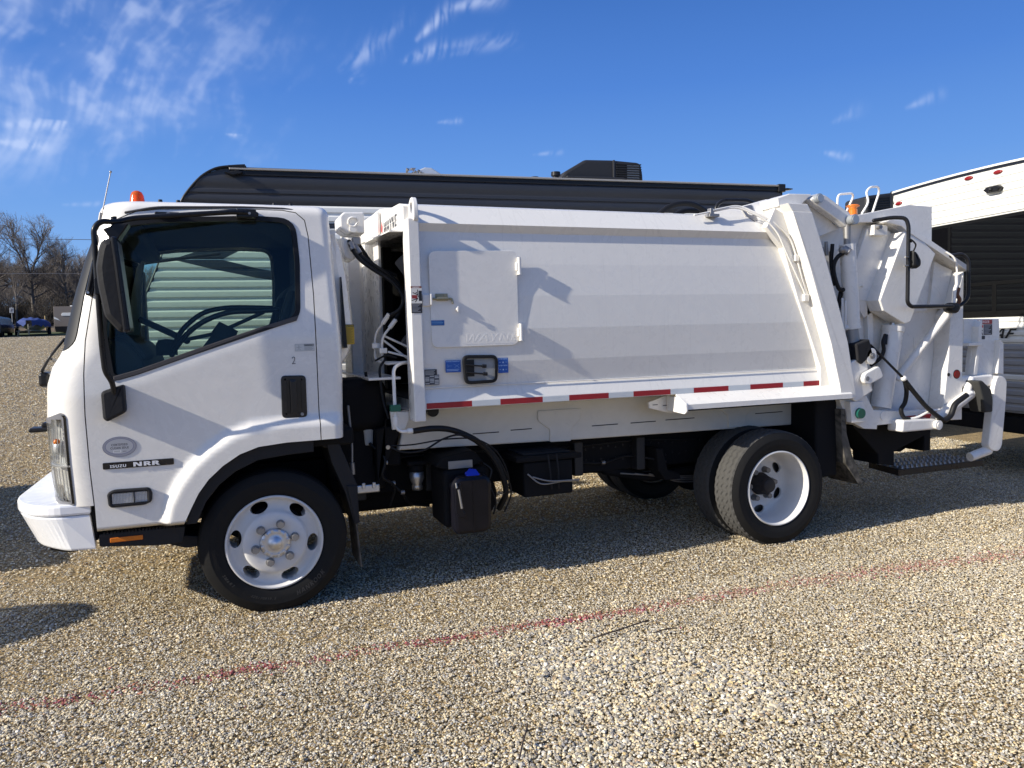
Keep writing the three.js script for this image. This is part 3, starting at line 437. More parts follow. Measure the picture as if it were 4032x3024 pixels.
// --- inside the cab
{
  const inn = part('dashboard', [prism(roundPoly([[-1.0, 1.50], [-0.80, 1.545], [-0.70, 1.535], [-0.62, 1.42], [-0.6, 1.1], [-0.95, 1.06]], 0.04), -0.86, 0.86, 0.03), prism(roundPoly([[-0.76, 1.56], [-0.68, 1.565], [-0.60, 1.43], [-0.66, 1.40]], 0.03), 0.25, 0.8, 0.02)], Mt.dash, truck);
  const loop = [[0.10, 1.69, 0.62], [-0.02, 1.683, 0.63], [-0.186, 1.676, 0.60], [-0.315, 1.628, 0.60], [-0.403, 1.563, 0.58], [-0.47, 1.485, 0.53], [-0.50, 1.44, 0.45], [-0.485, 1.50, 0.37], [-0.45, 1.575, 0.31], [-0.40, 1.63, 0.29], [-0.317, 1.688, 0.29], [-0.2, 1.715, 0.30], [-0.005, 1.715, 0.31], [0.08, 1.71, 0.33]];
  const wh = part('steering_wheel', new THREE.TubeGeometry(new THREE.CatmullRomCurve3(loop.map((p) => V(...p)), false, 'centripetal'), 90, 0.0155, 10), Mt.gloss, truck);
  part('wheel_spoke', [pipe([[-0.45, 1.52, 0.45], [-0.25, 1.56, 0.45], [0.02, 1.68, 0.46]], 0.012), rod([-0.22, 1.53, 0.45], [-0.18, 1.60, 0.45], 0.07, 0.06), rod([-0.5, 1.2, 0.45], [-0.22, 1.56, 0.45], 0.04)], Mt.dash, wh);
  part('gear_lever', [pipe([[-0.664, 1.651, 0.28], [-0.5, 1.565, 0.30], [-0.42, 1.52, 0.31]], 0.02, 0.03), latheZ([[0.001, 0.05], [0.045, 0.045], [0.06, 0.02], [0.062, -0.05]], 24).rotateX(-Math.PI / 2).translate(-0.54, 1.485, 0.2)], Mt.dash, truck);
  for (const [z0, z1] of [[0.18, 0.72], [-0.72, -0.1]]) {
    const s = part('seat', [prism(roundPoly([[-0.25, 1.27], [0.22, 1.22], [0.22, 1.10], [-0.25, 1.12]], 0.04), z0, z1, 0.03)], Mt.seat, truck);
    part('backrest', [prism(roundPoly([[0.06, 1.22], [0.11, 1.60], [0.19, 1.84], [0.26, 1.90], [0.30, 1.84], [0.24, 1.5], [0.2, 1.2]], 0.04), z0, z1, 0.03)], Mt.seat, s);
    part('seat_bolster', [prism(roundPoly([[0.045, 1.30], [0.085, 1.60], [0.15, 1.79], [0.19, 1.80], [0.14, 1.58], [0.1, 1.3]], 0.02), z1 - 0.09, z1 + 0.012, 0.02)], Mt.trim, s);
  }
  part('cab_back_wall', box(0.30, 0.345, 1.04, 2.2, -0.9, 0.9, 0.02), Mt.trim, truck);
  part('sun_visor', [box(-0.72, -0.60, 2.09, 2.165, -0.75, 0.75, 0.02)], Mt.trim, truck);
  part('engine_cover', [box(-0.9, 0.34, 0.96, 1.1, -0.9, 0.9, 0.02)], Mt.chassis, truck);
}

// --- wheels
const R0 = 0.405, HUB = 0.385;
const squash = (g) => { const p = g.attributes.position; for (let i = 0; i < p.count; i++) { const y = p.getY(i); if (y < -0.30) { const t = ss(-0.30, -0.385, y); p.setZ(i, p.getZ(i) * (1 + 0.05 * t)); if (y < -0.386) p.setY(i, -0.386); } } return g; };
function tyreGeo(kind) {
  const SIDE = [[0.256, 0.084], [0.262, 0.096], [0.272, 0.103], [0.278, 0.1075], [0.284, 0.1075], [0.300, 0.1125], [0.318, 0.1145], [0.336, 0.114], [0.342, 0.1155], [0.347, 0.1155], [0.352, 0.1125], [0.368, 0.1075], [0.384, 0.098]];
  if (kind === 'front') {
    const half = [...SIDE, [0.392, 0.0945], [0.397, 0.088], [0.3985, 0.078], [0.399, 0.070], [0.392, 0.069], [0.392, 0.063], [0.402, 0.062], [0.4035, 0.038], [0.394, 0.037], [0.394, 0.029], [0.4045, 0.028], [0.405, 0.0]];
    return squash(latheZ([...half, ...half.slice(0, -1).reverse().map((p) => [p[0], -p[1]])], 128));
  }
  const side = latheZ([...SIDE, [0.390, 0.096]], 96), side2 = latheZ([[0.390, -0.096], ...SIDE.slice().reverse().map((p) => [p[0], -p[1]])], 96);
  // tread: blocks divided by three zigzag grooves and short cross slits
  const N = 288, cols = []; const gz = [-0.052, 0, 0.052];
  const zs = [-0.096, -0.093]; for (let i = 0; i <= 40; i++) zs.push(lerp(-0.088, 0.088, i / 40)); zs.push(0.093, 0.096);
  const p = [], ix = [];
  for (let a = 0; a <= N; a++) for (const z of zs) {
    const ph = a / N * 48, tri = Math.abs((ph % 1) - 0.5) * 4 - 1; let dep = 0;
    for (const g of gz) { const d = Math.abs(z - (g + 0.0085 * tri)); dep = Math.max(dep, 0.011 * (1 - ss(0.0025, 0.006, d))); }
    const slit = a % 6 === 0 && Math.abs(z) < 0.052 ? 0.004 : 0;
    const edge = Math.abs(z) > 0.086 && a % 6 < 2 ? 0.008 : 0;
    const r = 0.4045 - 0.9 * z * z * 0.9 - dep - slit * (Math.abs(z) > 0.05 ? 0.4 : 1) - edge - (Math.abs(z) > 0.09 ? 0.006 : 0), t = a / N * Math.PI * 2;
    p.push(r * Math.cos(t), r * Math.sin(t), z);
  }
  const M = zs.length; for (let a = 0; a < N; a++) for (let j = 0; j < M - 1; j++) { const q = a * M + j; ix.push(q, q + M, q + 1, q + 1, q + M, q + M + 1); }
  const g = new THREE.BufferGeometry(); g.setAttribute('position', new THREE.Float32BufferAttribute(p, 3)); g.setIndex(ix); g.computeVertexNormals();
  return [squash(side), squash(side2), squash(g)];
}
const lug = (x, y, z, len = 0.03) => [rod([x, y, z], [x, y, z + 0.008], 0.024, 0.024, 20), new THREE.CylinderGeometry(0.0195, 0.0215, len, 6).rotateX(Math.PI / 2).translate(x, y, z + len / 2 + 0.006)];
function frontWheel() {
  const w = new THREE.Group(); w.name = 'front_wheel';
  part('tyre', tyreGeo('front'), Mt.tyre, w);
  const prof = [[0.2, -0.06], [0.245, -0.06], [0.247, 0.04], [0.246, 0.085], [0.2605, 0.094], [0.2645, 0.102], [0.261, 0.109], [0.2545, 0.110], [0.2515, 0.105], [0.2475, 0.096], [0.243, 0.074], [0.237, 0.064], [0.226, 0.060], [0.205, 0.066], [0.186, 0.072], [0.179, 0.080], [0.174, 0.103], [0.168, 0.111], [0.155, 0.116], [0.09, 0.116], [0.086, 0.113], [0.001, 0.113], [0.001, 0.10], [0.14, 0.10], [0.17, 0.076], [0.2, 0.052], [0.2, -0.06]];
  let rim = brush(BGU.mergeVertices(latheZ(prof, 96)));
  for (let k = 0; k < 6; k++) { const t = (51 + k * 60) * Math.PI / 180; const g = new THREE.CylinderGeometry(1, 1, 0.3, 28).rotateX(Math.PI / 2).scale(0.050, 0.031, 1).rotateZ(t + Math.PI / 2).translate(0.2085 * Math.cos(t), 0.2085 * Math.sin(t), 0.06); rim = op(rim, brush(g), SUBTRACTION); }
  part('rim', BGU.toCreasedNormals(rim.geometry, 0.7), Mt.rim, w);
  part('brake_drum', [rod([0, 0, -0.1], [0, 0, 0.03], 0.19), rod([0, 0, -0.3], [0, 0, -0.1], 0.1)], Mt.chassis, w);
  const hubP = [[0.001, 0.15], [0.012, 0.149], [0.028, 0.141], [0.036, 0.134], [0.04, 0.128], [0.058, 0.128], [0.06, 0.13], [0.07, 0.13], [0.08, 0.124], [0.083, 0.114], [0.08, 0.11]];
  const notch = []; for (let k = 0; k < 12; k++) { const t = k / 12 * 6.2832 + 0.2; notch.push(box(-0.008, 0.008, 0.058, 0.080, 0.122, 0.134, 0.003).rotateZ(t)); }
  part('hub_cap', [latheZ(hubP, 40), ...notch], Mt.alu, w);
  for (let k = 0; k < 6; k++) { const t = (73 + k * 60) * Math.PI / 180; part('lug_nut', lug(0.1085 * Math.cos(t), 0.1085 * Math.sin(t), 0.116), Mt.dull, w); }
  return w;
}
const fwheel = frontWheel(); fwheel.position.set(0, HUB, 0.833); truck.add(fwheel);
{ // raised sidewall print on the front tyre
  const c = document.createElement('canvas'); c.width = c.height = 1024; const x = c.getContext('2d'); x.clearRect(0, 0, 1024, 1024); x.translate(512, 512); x.fillStyle = '#3b3936'; x.textAlign = 'center';
  const arcText = (s, mid, rad, px, step) => { [...s].forEach((ch, i) => { x.save(); x.rotate(mid - (i - (s.length - 1) / 2) * step); x.translate(0, rad); x.font = 'italic bold ' + px + 'px sans-serif'; x.fillText(ch, 0, px * 0.36); x.restore(); }); };
  arcText('HANKOOK', -0.62, 446, 50, 0.088); arcText('SMaRT', 0.95, 440, 30, 0.06); arcText('225/70R19.5', 0.25, 440, 26, 0.04); x.strokeStyle = '#393733'; x.lineWidth = 3; x.beginPath(); x.arc(0, 0, 402, 0, 7); x.stroke(); x.beginPath(); x.arc(0, 0, 476, -0.6, 2.6); x.stroke();
  const t = new THREE.CanvasTexture(c); t.colorSpace = THREE.SRGBColorSpace;
  const m = new THREE.Mesh(new THREE.RingGeometry(0.302, 0.334, 96), new THREE.MeshStandardMaterial({ map: t, transparent: true, alphaTest: 0.5, roughness: 0.7 })); m.geometry.attributes.uv.array.set([...Array(m.geometry.attributes.position.count).keys()].flatMap((i) => [0.5 + m.geometry.attributes.position.getX(i) / 0.73, 0.5 + m.geometry.attributes.position.getY(i) / 0.73])); m.name = 'sidewall_lettering'; m.position.z = 0.1162; fwheel.add(m);
}
{ const o = fwheel.clone(); o.position.z = -0.833; o.rotation.y = Math.PI; truck.add(o); }
function rearWheel() {
  const w = new THREE.Group(); w.name = 'rear_wheel';
  const tg = tyreGeo('rear');
  for (const z of [0, -0.262]) { part('tyre', tg.slice(0, 2).map((g) => g.clone().translate(0, 0, z)), Mt.tyre, w); part('tread', tg[2].clone().translate(0, 0, z), Mt.tread, w); }
  const prof = [[0.24, -0.11], [0.246, -0.11], [0.244, 0.085], [0.2605, 0.094], [0.2645, 0.102], [0.261, 0.109], [0.2545, 0.110], [0.2505, 0.105], [0.2455, 0.09], [0.243, 0.055], [0.240, 0.045], [0.234, 0.0], [0.229, -0.07], [0.222, -0.098], [0.208, -0.115], [0.19, -0.121], [0.17, -0.116], [0.155, -0.112], [0.10, -0.112], [0.001, -0.112], [0.001, -0.126], [0.19, -0.134], [0.235, -0.12], [0.24, -0.11]];
  let rim = brush(BGU.mergeVertices(latheZ(prof, 96)));
  for (let k = 0; k < 6; k++) { const t = (32 + k * 60) * Math.PI / 180; const g = new THREE.CylinderGeometry(1, 1, 0.3, 28).rotateX(Math.PI / 2).scale(0.044, 0.0285, 1).rotateZ(t + Math.PI / 2).translate(0.187 * Math.cos(t), 0.187 * Math.sin(t), -0.1); rim = op(rim, brush(g), SUBTRACTION); }
  part('rim', BGU.toCreasedNormals(rim.geometry, 0.7), Mt.rim, w);
  part('inner_rim', latheZ([[0.235, -0.36], [0.25, -0.36], [0.246, -0.17], [0.235, -0.2], [0.2, -0.16], [0.1, -0.15]], 48), Mt.dull, w);
  part('hub', [latheZ([[0.0001, 0.062], [0.045, 0.062], [0.052, 0.05], [0.054, 0.02], [0.066, 0.015], [0.07, -0.01], [0.078, -0.03], [0.082, -0.05]], 28), ...Array.from({ length: 8 }, (_, k) => rod([0.052 * Math.cos(k * 0.785), 0.052 * Math.sin(k * 0.785), 0.01], [0.052 * Math.cos(k * 0.785), 0.052 * Math.sin(k * 0.785), 0.034], 0.009, 0.009, 6))].map((g) => g.translate(0, 0, -0.05)), S(lin(0.03, 0.026, 0.025), { roughness: 0.7, metalness: 0.3 }), w);
  for (let k = 0; k < 6; k++) { const t = (4 + k * 60) * Math.PI / 180; part('lug_nut', lug(0.1085 * Math.cos(t), 0.1085 * Math.sin(t), -0.112, 0.045), S(lin(0.2, 0.19, 0.18), { roughness: 0.55, metalness: 0.5 }), w); }
  part('axle', rod([0, 0, -0.45], [0, 0, -0.14], 0.12, 0.17), Mt.chassis, w);
  return w;
}
const rwheel = rearWheel(); rwheel.position.set(3.365, HUB, 0.955); truck.add(rwheel);
{ const o = rwheel.clone(); o.position.z = -0.955; o.rotation.y = Math.PI; truck.add(o); }

// --- chassis and what hangs from it
{
  const fr = part('frame_rail', [box(-0.9, 4.35, 0.50, 0.755, 0.36, 0.44, 0.01), box(-0.9, 4.35, 0.50, 0.755, -0.44, -0.36, 0.01), ...[-0.6, 0.9, 1.9, 2.8, 4.1].map((x) => box(x, x + 0.08, 0.52, 0.72, -0.37, 0.37, 0.01))], Mt.chassis, truck);
  const holes = []; for (let i = 0; i < 46; i++) holes.push(rod([2.0 + (i % 23) * 0.06, 0.58 + 0.09 * Math.floor(i / 23) + 0.012 * (i % 2), 0.438], [2.0 + (i % 23) * 0.06, 0.58 + 0.09 * Math.floor(i / 23) + 0.012 * (i % 2), 0.4425], 0.008, 0.008, 8)); part('rail_bolts', holes, Mt.black, fr);
  part('axle', [rod([0, HUB, -0.7], [0, HUB, 0.7], 0.05), rod([3.365, HUB, -0.6], [3.365, HUB, 0.6], 0.075), new THREE.SphereGeometry(0.2, 20, 14).scale(1, 1, 0.8).translate(3.365, HUB, 0), pipe([[2.35, 0.5, 0.4], [2.7, 0.42, 0.4], [3.365, 0.44, 0.4], [4.05, 0.52, 0.4]], 0.035), rod([0.8, 0.55, 0], [3.2, 0.42, 0], 0.055)], Mt.chassis, truck);
  part('shock_bracket', [prism([[2.66, 0.66], [2.72, 0.66], [2.76, 0.5], [2.86, 0.46], [2.87, 0.42], [2.74, 0.42], [2.68, 0.5]], 0.44, 0.6, 0.01)], Mt.chassis, truck);
  part('engine', [box(0.42, 1.55, 0.34, 0.74, -0.35, 0.25, 0.05), box(-0.75, 0.68, 0.42, 0.98, -0.35, 0.33, 0.06), box(0.45, 0.80, 0.50, 0.95, -0.3, 0.3, 0.05), rod([0.7, 0.58, 0], [1.3, 0.55, 0], 0.16, 0.1), box(0.35, 0.72, 0.55, 1.22, 0.12, 0.62, 0.06)], Mt.chassis, truck);
  part('inner_wing', [box(-0.46, 0.46, 0.9, 1.0, 0.3, 0.93, 0.02), box(-0.5, -0.40, 0.55, 0.95, 0.3, 0.7, 0.02)], Mt.chassis, truck);
  part('splash_guard', [prism([[0.30, 0.93], [0.37, 0.93], [0.47, 0.66], [0.475, 0.44], [0.445, 0.43], [0.40, 0.62], [0.33, 0.80]], 0.55, 0.925, 0.006), prism(roundPoly([[0.405, 0.665], [0.467, 0.663], [0.470, 0.44], [0.447, 0.435], [0.428, 0.55]], 0.01), 0.84, 0.935, 0.008)], Mt.plastic, truck);
  part('mud_flap', prism([[0.452, 0.44], [0.462, 0.44], [0.472, 0.30], [0.482, 0.175], [0.470, 0.175], [0.462, 0.3]], 0.62, 0.92, 0.002), Mt.flapDust, truck);
  part('grab_loop', pipe([[0.278, 0.955, 0.9], [0.285, 0.897, 0.9], [0.375, 0.892, 0.9], [0.392, 0.945, 0.9]], 0.008, 0.02), Mt.black, truck);
  part('lock_cable', [pipe([[0.47, 1.1, 0.7], [0.48, 0.86, 0.72], [0.475, 0.75, 0.72]], 0.008, 0.04), rod([0.475, 0.76, 0.72], [0.478, 0.69, 0.72], 0.017, 0.015)], Mt.dull, truck);
  const rs = part('coolant_reservoir', [prism(roundPoly([[0.552, 0.99], [0.565, 1.012], [0.628, 1.012], [0.641, 0.99], [0.632, 0.93], [0.628, 0.84], [0.572, 0.84], [0.566, 0.93]], 0.015), 0.54, 0.63, 0.02)], Mt.reservoir, truck);
  part('reservoir_coolant', box(0.576, 0.624, 0.845, 0.91, 0.555, 0.615, 0.01), S(lin(0.05, 0.12, 0.22)), rs);
  const eb = part('fuse_box', [box(0.512, 0.66, 0.545, 0.60, 0.54, 0.62, 0.01), ...[0.545, 0.61].map((x) => box(x, x + 0.022, 0.575, 0.612, 0.615, 0.628, 0.004))], Mt.alu, truck); part('fuse_box_lid', box(0.518, 0.655, 0.605, 0.65, 0.545, 0.615, 0.01), S(lin(0.02, 0.03, 0.07)), eb);
  part('fuse_box_label', prismY([[0.52, 0.57], [0.58, 0.56], [0.582, 0.60], [0.522, 0.61]], 0.652, 0.655), Mt.whiteTape, eb);
  const ff = part('fuel_filter', [latheZ([[0.001, 0.075], [0.045, 0.07], [0.047, 0.02], [0.03, -0.02], [0.034, -0.03], [0.034, -0.055], [0.001, -0.06]], 20).rotateX(-Math.PI / 2).translate(0.905, 0.585, 0.58)], Mt.alu, truck); part('filter_head', [rod([0.905, 0.65, 0.58], [0.905, 0.69, 0.58], 0.05), box(0.84, 0.98, 0.69, 0.72, 0.45, 0.62, 0.01)], Mt.chassis, ff);
  // jug in front of the tank
  const tank = part('hydraulic_tank', [rod([1.12, 0.62, -0.3], [1.12, 0.62, 0.30], 0.02), box(1.00, 1.30, 0.33, 0.69, 0.55, 0.875, 0.03), prism(roundPoly([[0.95, 0.715], [1.0, 0.77], [1.2, 0.80], [1.27, 0.72], [1.2, 0.70], [1.02, 0.69]], 0.02), 0.55, 0.86, 0.01)], Mt.chassis, truck);
  part('tank_plate', [box(1.035, 1.19, 0.693, 0.742, 0.862, 0.868, 0.002)], Mt.dull, tank);
  const jug = part('fluid_jug', [prism(roundPoly([[1.02, 0.615], [1.055, 0.662], [1.245, 0.660], [1.275, 0.62], [1.268, 0.335], [1.235, 0.306], [1.055, 0.306], [1.03, 0.335]], 0.03), 0.885, 0.985, 0.025), prism([[1.148, 0.63], [1.152, 0.63], [1.152, 0.32], [1.148, 0.32]], 0.98, 0.988), prism(roundPoly([[1.035, 0.60], [1.075, 0.63], [1.082, 0.46], [1.10, 0.44], [1.095, 0.41], [1.06, 0.415], [1.035, 0.46]], 0.015), 0.98, 0.995, 0.006)], new THREE.MeshPhysicalMaterial({ color: lin(0.006, 0.006, 0.010), roughness: 0.3, specularIntensity: 0.5 }), truck);
  part('jug_cap', [latheZ([[0.001, 0.018], [0.038, 0.018], [0.042, 0.012], [0.042, -0.015]], 24).rotateX(-0.6).translate(1.16, 0.655, 0.945), ...Array.from({ length: 7 }, (_, k) => new THREE.SphereGeometry(0.011, 8, 6).translate(0.038 * Math.cos(k * 0.8976), 0.038 * Math.sin(k * 0.8976), 0.006).rotateX(-0.6).translate(1.16, 0.655, 0.945))], Mt.blueCap, jug);
  part('jug_handle', [rod([1.056, 0.59, 1.0], [1.073, 0.475, 1.0], 0.007), rod([1.043, 0.63, 0.99], [1.046, 0.60, 0.995], 0.006)], Mt.dull, jug);
  const bb = part('battery_box', [box(1.555, 1.905, 0.45, 0.68, 0.50, 0.80, 0.015), prismY([[1.50, 0.45], [1.94, 0.45], [1.96, 0.82], [1.50, 0.82]], 0.684, 0.72, 0.008)], Mt.chassis, truck);
  const rb = []; for (let i = 0; i < 5; i++) rb.push(box(1.56, 1.90, 0.72, 0.732, 0.50 + i * 0.062, 0.53 + i * 0.062, 0.005)); part('box_ribs', rb, Mt.plastic, bb);
  parts('box_straps', [pipe([[1.72, 0.72, 0.815], [1.725, 0.64, 0.83], [1.74, 0.5, 0.82]], 0.006), pipe([[1.78, 0.72, 0.815], [1.785, 0.64, 0.83], [1.79, 0.5, 0.82]], 0.006)], Mt.plastic, bb);
  parts('braided_line', [hose([[1.57, 0.61, 0.83], [1.65, 0.545, 0.85], [1.8, 0.545, 0.85], [1.93, 0.535, 0.83]], 0.0055, 6), hose([[1.6, 0.59, 0.84], [1.7, 0.56, 0.86], [1.85, 0.55, 0.86], [1.93, 0.545, 0.84]], 0.0055, 6)], Mt.dull, bb);
  part('leaf_spring', [0, 1, 2, 3].map((k) => hose([[2.45 + k * 0.12, 0.475 - k * 0.012, 0.45], [2.9, 0.415 - k * 0.012, 0.45], [3.365, 0.395 - k * 0.012, 0.45], [3.85, 0.42 - k * 0.012, 0.45], [4.28 - k * 0.12, 0.49 - k * 0.012, 0.45]], 0.006, 6)), Mt.dull, truck);
  parts('air_line', [hose([[0.5, 0.70, 0.47], [0.9, 0.735, 0.49], [1.5, 0.72, 0.47], [2.0, 0.70, 0.46], [2.6, 0.71, 0.46], [3.1, 0.68, 0.46]], 0.007, 6), hose([[0.5, 0.62, 0.46], [0.72, 0.60, 0.60], [0.80, 0.52, 0.62], [0.86, 0.44, 0.55], [1.0, 0.40, 0.5]], 0.009, 6), hose([[0.60, 0.86, 0.64], [0.68, 0.76, 0.70], [0.66, 0.66, 0.70], [0.74, 0.58, 0.66], [0.72, 0.45, 0.6]], 0.010, 6), hose([[2.0, 0.60, 0.46], [2.3, 0.57, 0.47], [2.5, 0.60, 0.46], [2.75, 0.56, 0.6]], 0.008, 6)], Mt.rubber, truck);
  parts('hose_clamp', [[0.735, 0.60, 0.655], [0.685, 0.74, 0.69], [0.80, 0.53, 0.62], [2.3, 0.57, 0.47]].map((p) => rod([p[0] - 0.012, p[1], p[2]], [p[0] + 0.012, p[1], p[2]], 0.015)), Mt.dull, truck);
  parts('frame_bracket', [[0.52, 0.48], [0.98, 0.5], [2.05, 0.5], [2.55, 0.5]].map(([x, y]) => box(x, x + 0.07, y, y + 0.24, 0.43, 0.52, 0.01)), S(lin(0.02, 0.02, 0.021), { roughness: 0.6 }), truck);
  part('exhaust', [rod([1.30, 0.42, -0.1], [1.30, 0.42, 0.45], 0.19, 0.19, 32), rod([1.3, 0.42, -0.2], [2.3, 0.45, -0.2], 0.05)], Mt.chassis, truck);
  part('cab_mount', [box(0.40, 0.72, 0.93, 1.26, 0.30, 0.66, 0.07), box(0.60, 0.80, 0.70, 1.0, 0.3, 0.62, 0.02), prism([[0.63, 0.95], [0.78, 0.97], [0.83, 1.05], [0.76, 1.06], [0.70, 1.0], [0.69, 0.70], [0.63, 0.62]], 0.55, 0.7, 0.01)], Mt.chassis, truck);
  part('strut_bolt', rod([0.70, 0.835, 0.69], [0.70, 0.835, 0.71], 0.013), Mt.steel, truck);
  // big suction hose sweeping down from its elbow, with cables tied to it
  part('suction_hose', hose([[0.80, 0.955, 0.95], [0.92, 0.962, 0.95], [1.02, 0.95, 0.94], [1.12, 0.912, 0.93], [1.22, 0.852, 0.91], [1.30, 0.77, 0.90], [1.36, 0.66, 0.90], [1.40, 0.52, 0.88], [1.38, 0.40, 0.8]], 0.0185), Mt.rubber, truck);
  parts('loose_cable', [hose([[0.68, 0.86, 0.9], [0.74, 0.835, 0.95], [0.85, 0.84, 0.98], [0.98, 0.90, 0.98], [1.08, 0.915, 0.97], [1.22, 0.86, 0.96], [1.32, 0.76, 0.95], [1.385, 0.64, 0.94], [1.42, 0.52, 0.92], [1.38, 0.40, 0.9]], 0.006, 6), hose([[0.68, 0.87, 0.9], [0.8, 0.875, 0.95], [1.0, 0.895, 0.97], [1.2, 0.875, 0.965], [1.33, 0.78, 0.95], [1.40, 0.60, 0.94], [1.36, 0.50, 0.92]], 0.0045, 6), hose([[1.25, 0.72, 0.9], [1.29, 0.68, 0.93], [1.27, 0.6, 0.94], [1.31, 0.48, 0.94], [1.30, 0.40, 0.92]], 0.006, 6)], Mt.rubber, truck);
  const el = part('suction_pipe', [pipe([[0.86, 1.352, 0.8], [0.78, 1.358, 0.84], [0.71, 1.33, 0.9], [0.705, 1.25, 0.92], [0.705, 1.04, 0.93], [0.705, 0.985, 0.93], [0.73, 0.955, 0.94], [0.80, 0.955, 0.95]], 0.0105, 0.05), rod([0.705, 1.045, 0.93], [0.705, 1.0, 0.93], 0.017), rod([0.77, 0.955, 0.945], [0.83, 0.958, 0.95], 0.017)], Mt.body, truck);
  part('pipe_clamp', box(0.675, 0.735, 1.075, 1.115, 0.915, 0.955, 0.005), S(lin(0.02, 0.12, 0.07)), el);
  parts('tail_step_frame', [prism([[4.20, 0.745], [4.55, 0.735], [5.0, 0.74], [5.0, 0.5], [4.93, 0.5], [4.93, 0.62], [4.62, 0.52], [4.62, 0.41], [4.46, 0.435], [4.455, 0.51], [4.34, 0.62]], 0.62, 0.88, 0.008), prism([[4.55, 0.73], [5.0, 0.73], [5.0, 0.48], [4.95, 0.46], [4.62, 0.50]], 0.5, 0.64, 0.008), box(4.2, 5.0, 0.55, 0.73, -0.85, -0.6, 0.01)], Mt.chassis, truck);
  const stp = part('tail_step', [prismY([[4.62, 0.92], [4.70, 0.55], [5.42, 0.55], [5.53, 0.92]], 0.335, 0.385, 0.004)], Mt.black, truck);
  const studs = []; for (let i = 0; i < 17; i++) for (let j = 0; j < 6; j++) studs.push(rod([4.68 + i * 0.05 + 0.012 * (j % 2), 0.385, 0.90 - j * 0.06], [4.68 + i * 0.05 + 0.012 * (j % 2), 0.398, 0.90 - j * 0.06], 0.012, 0.008, 8)); part('step_studs', studs, Mt.dull, stp);
}
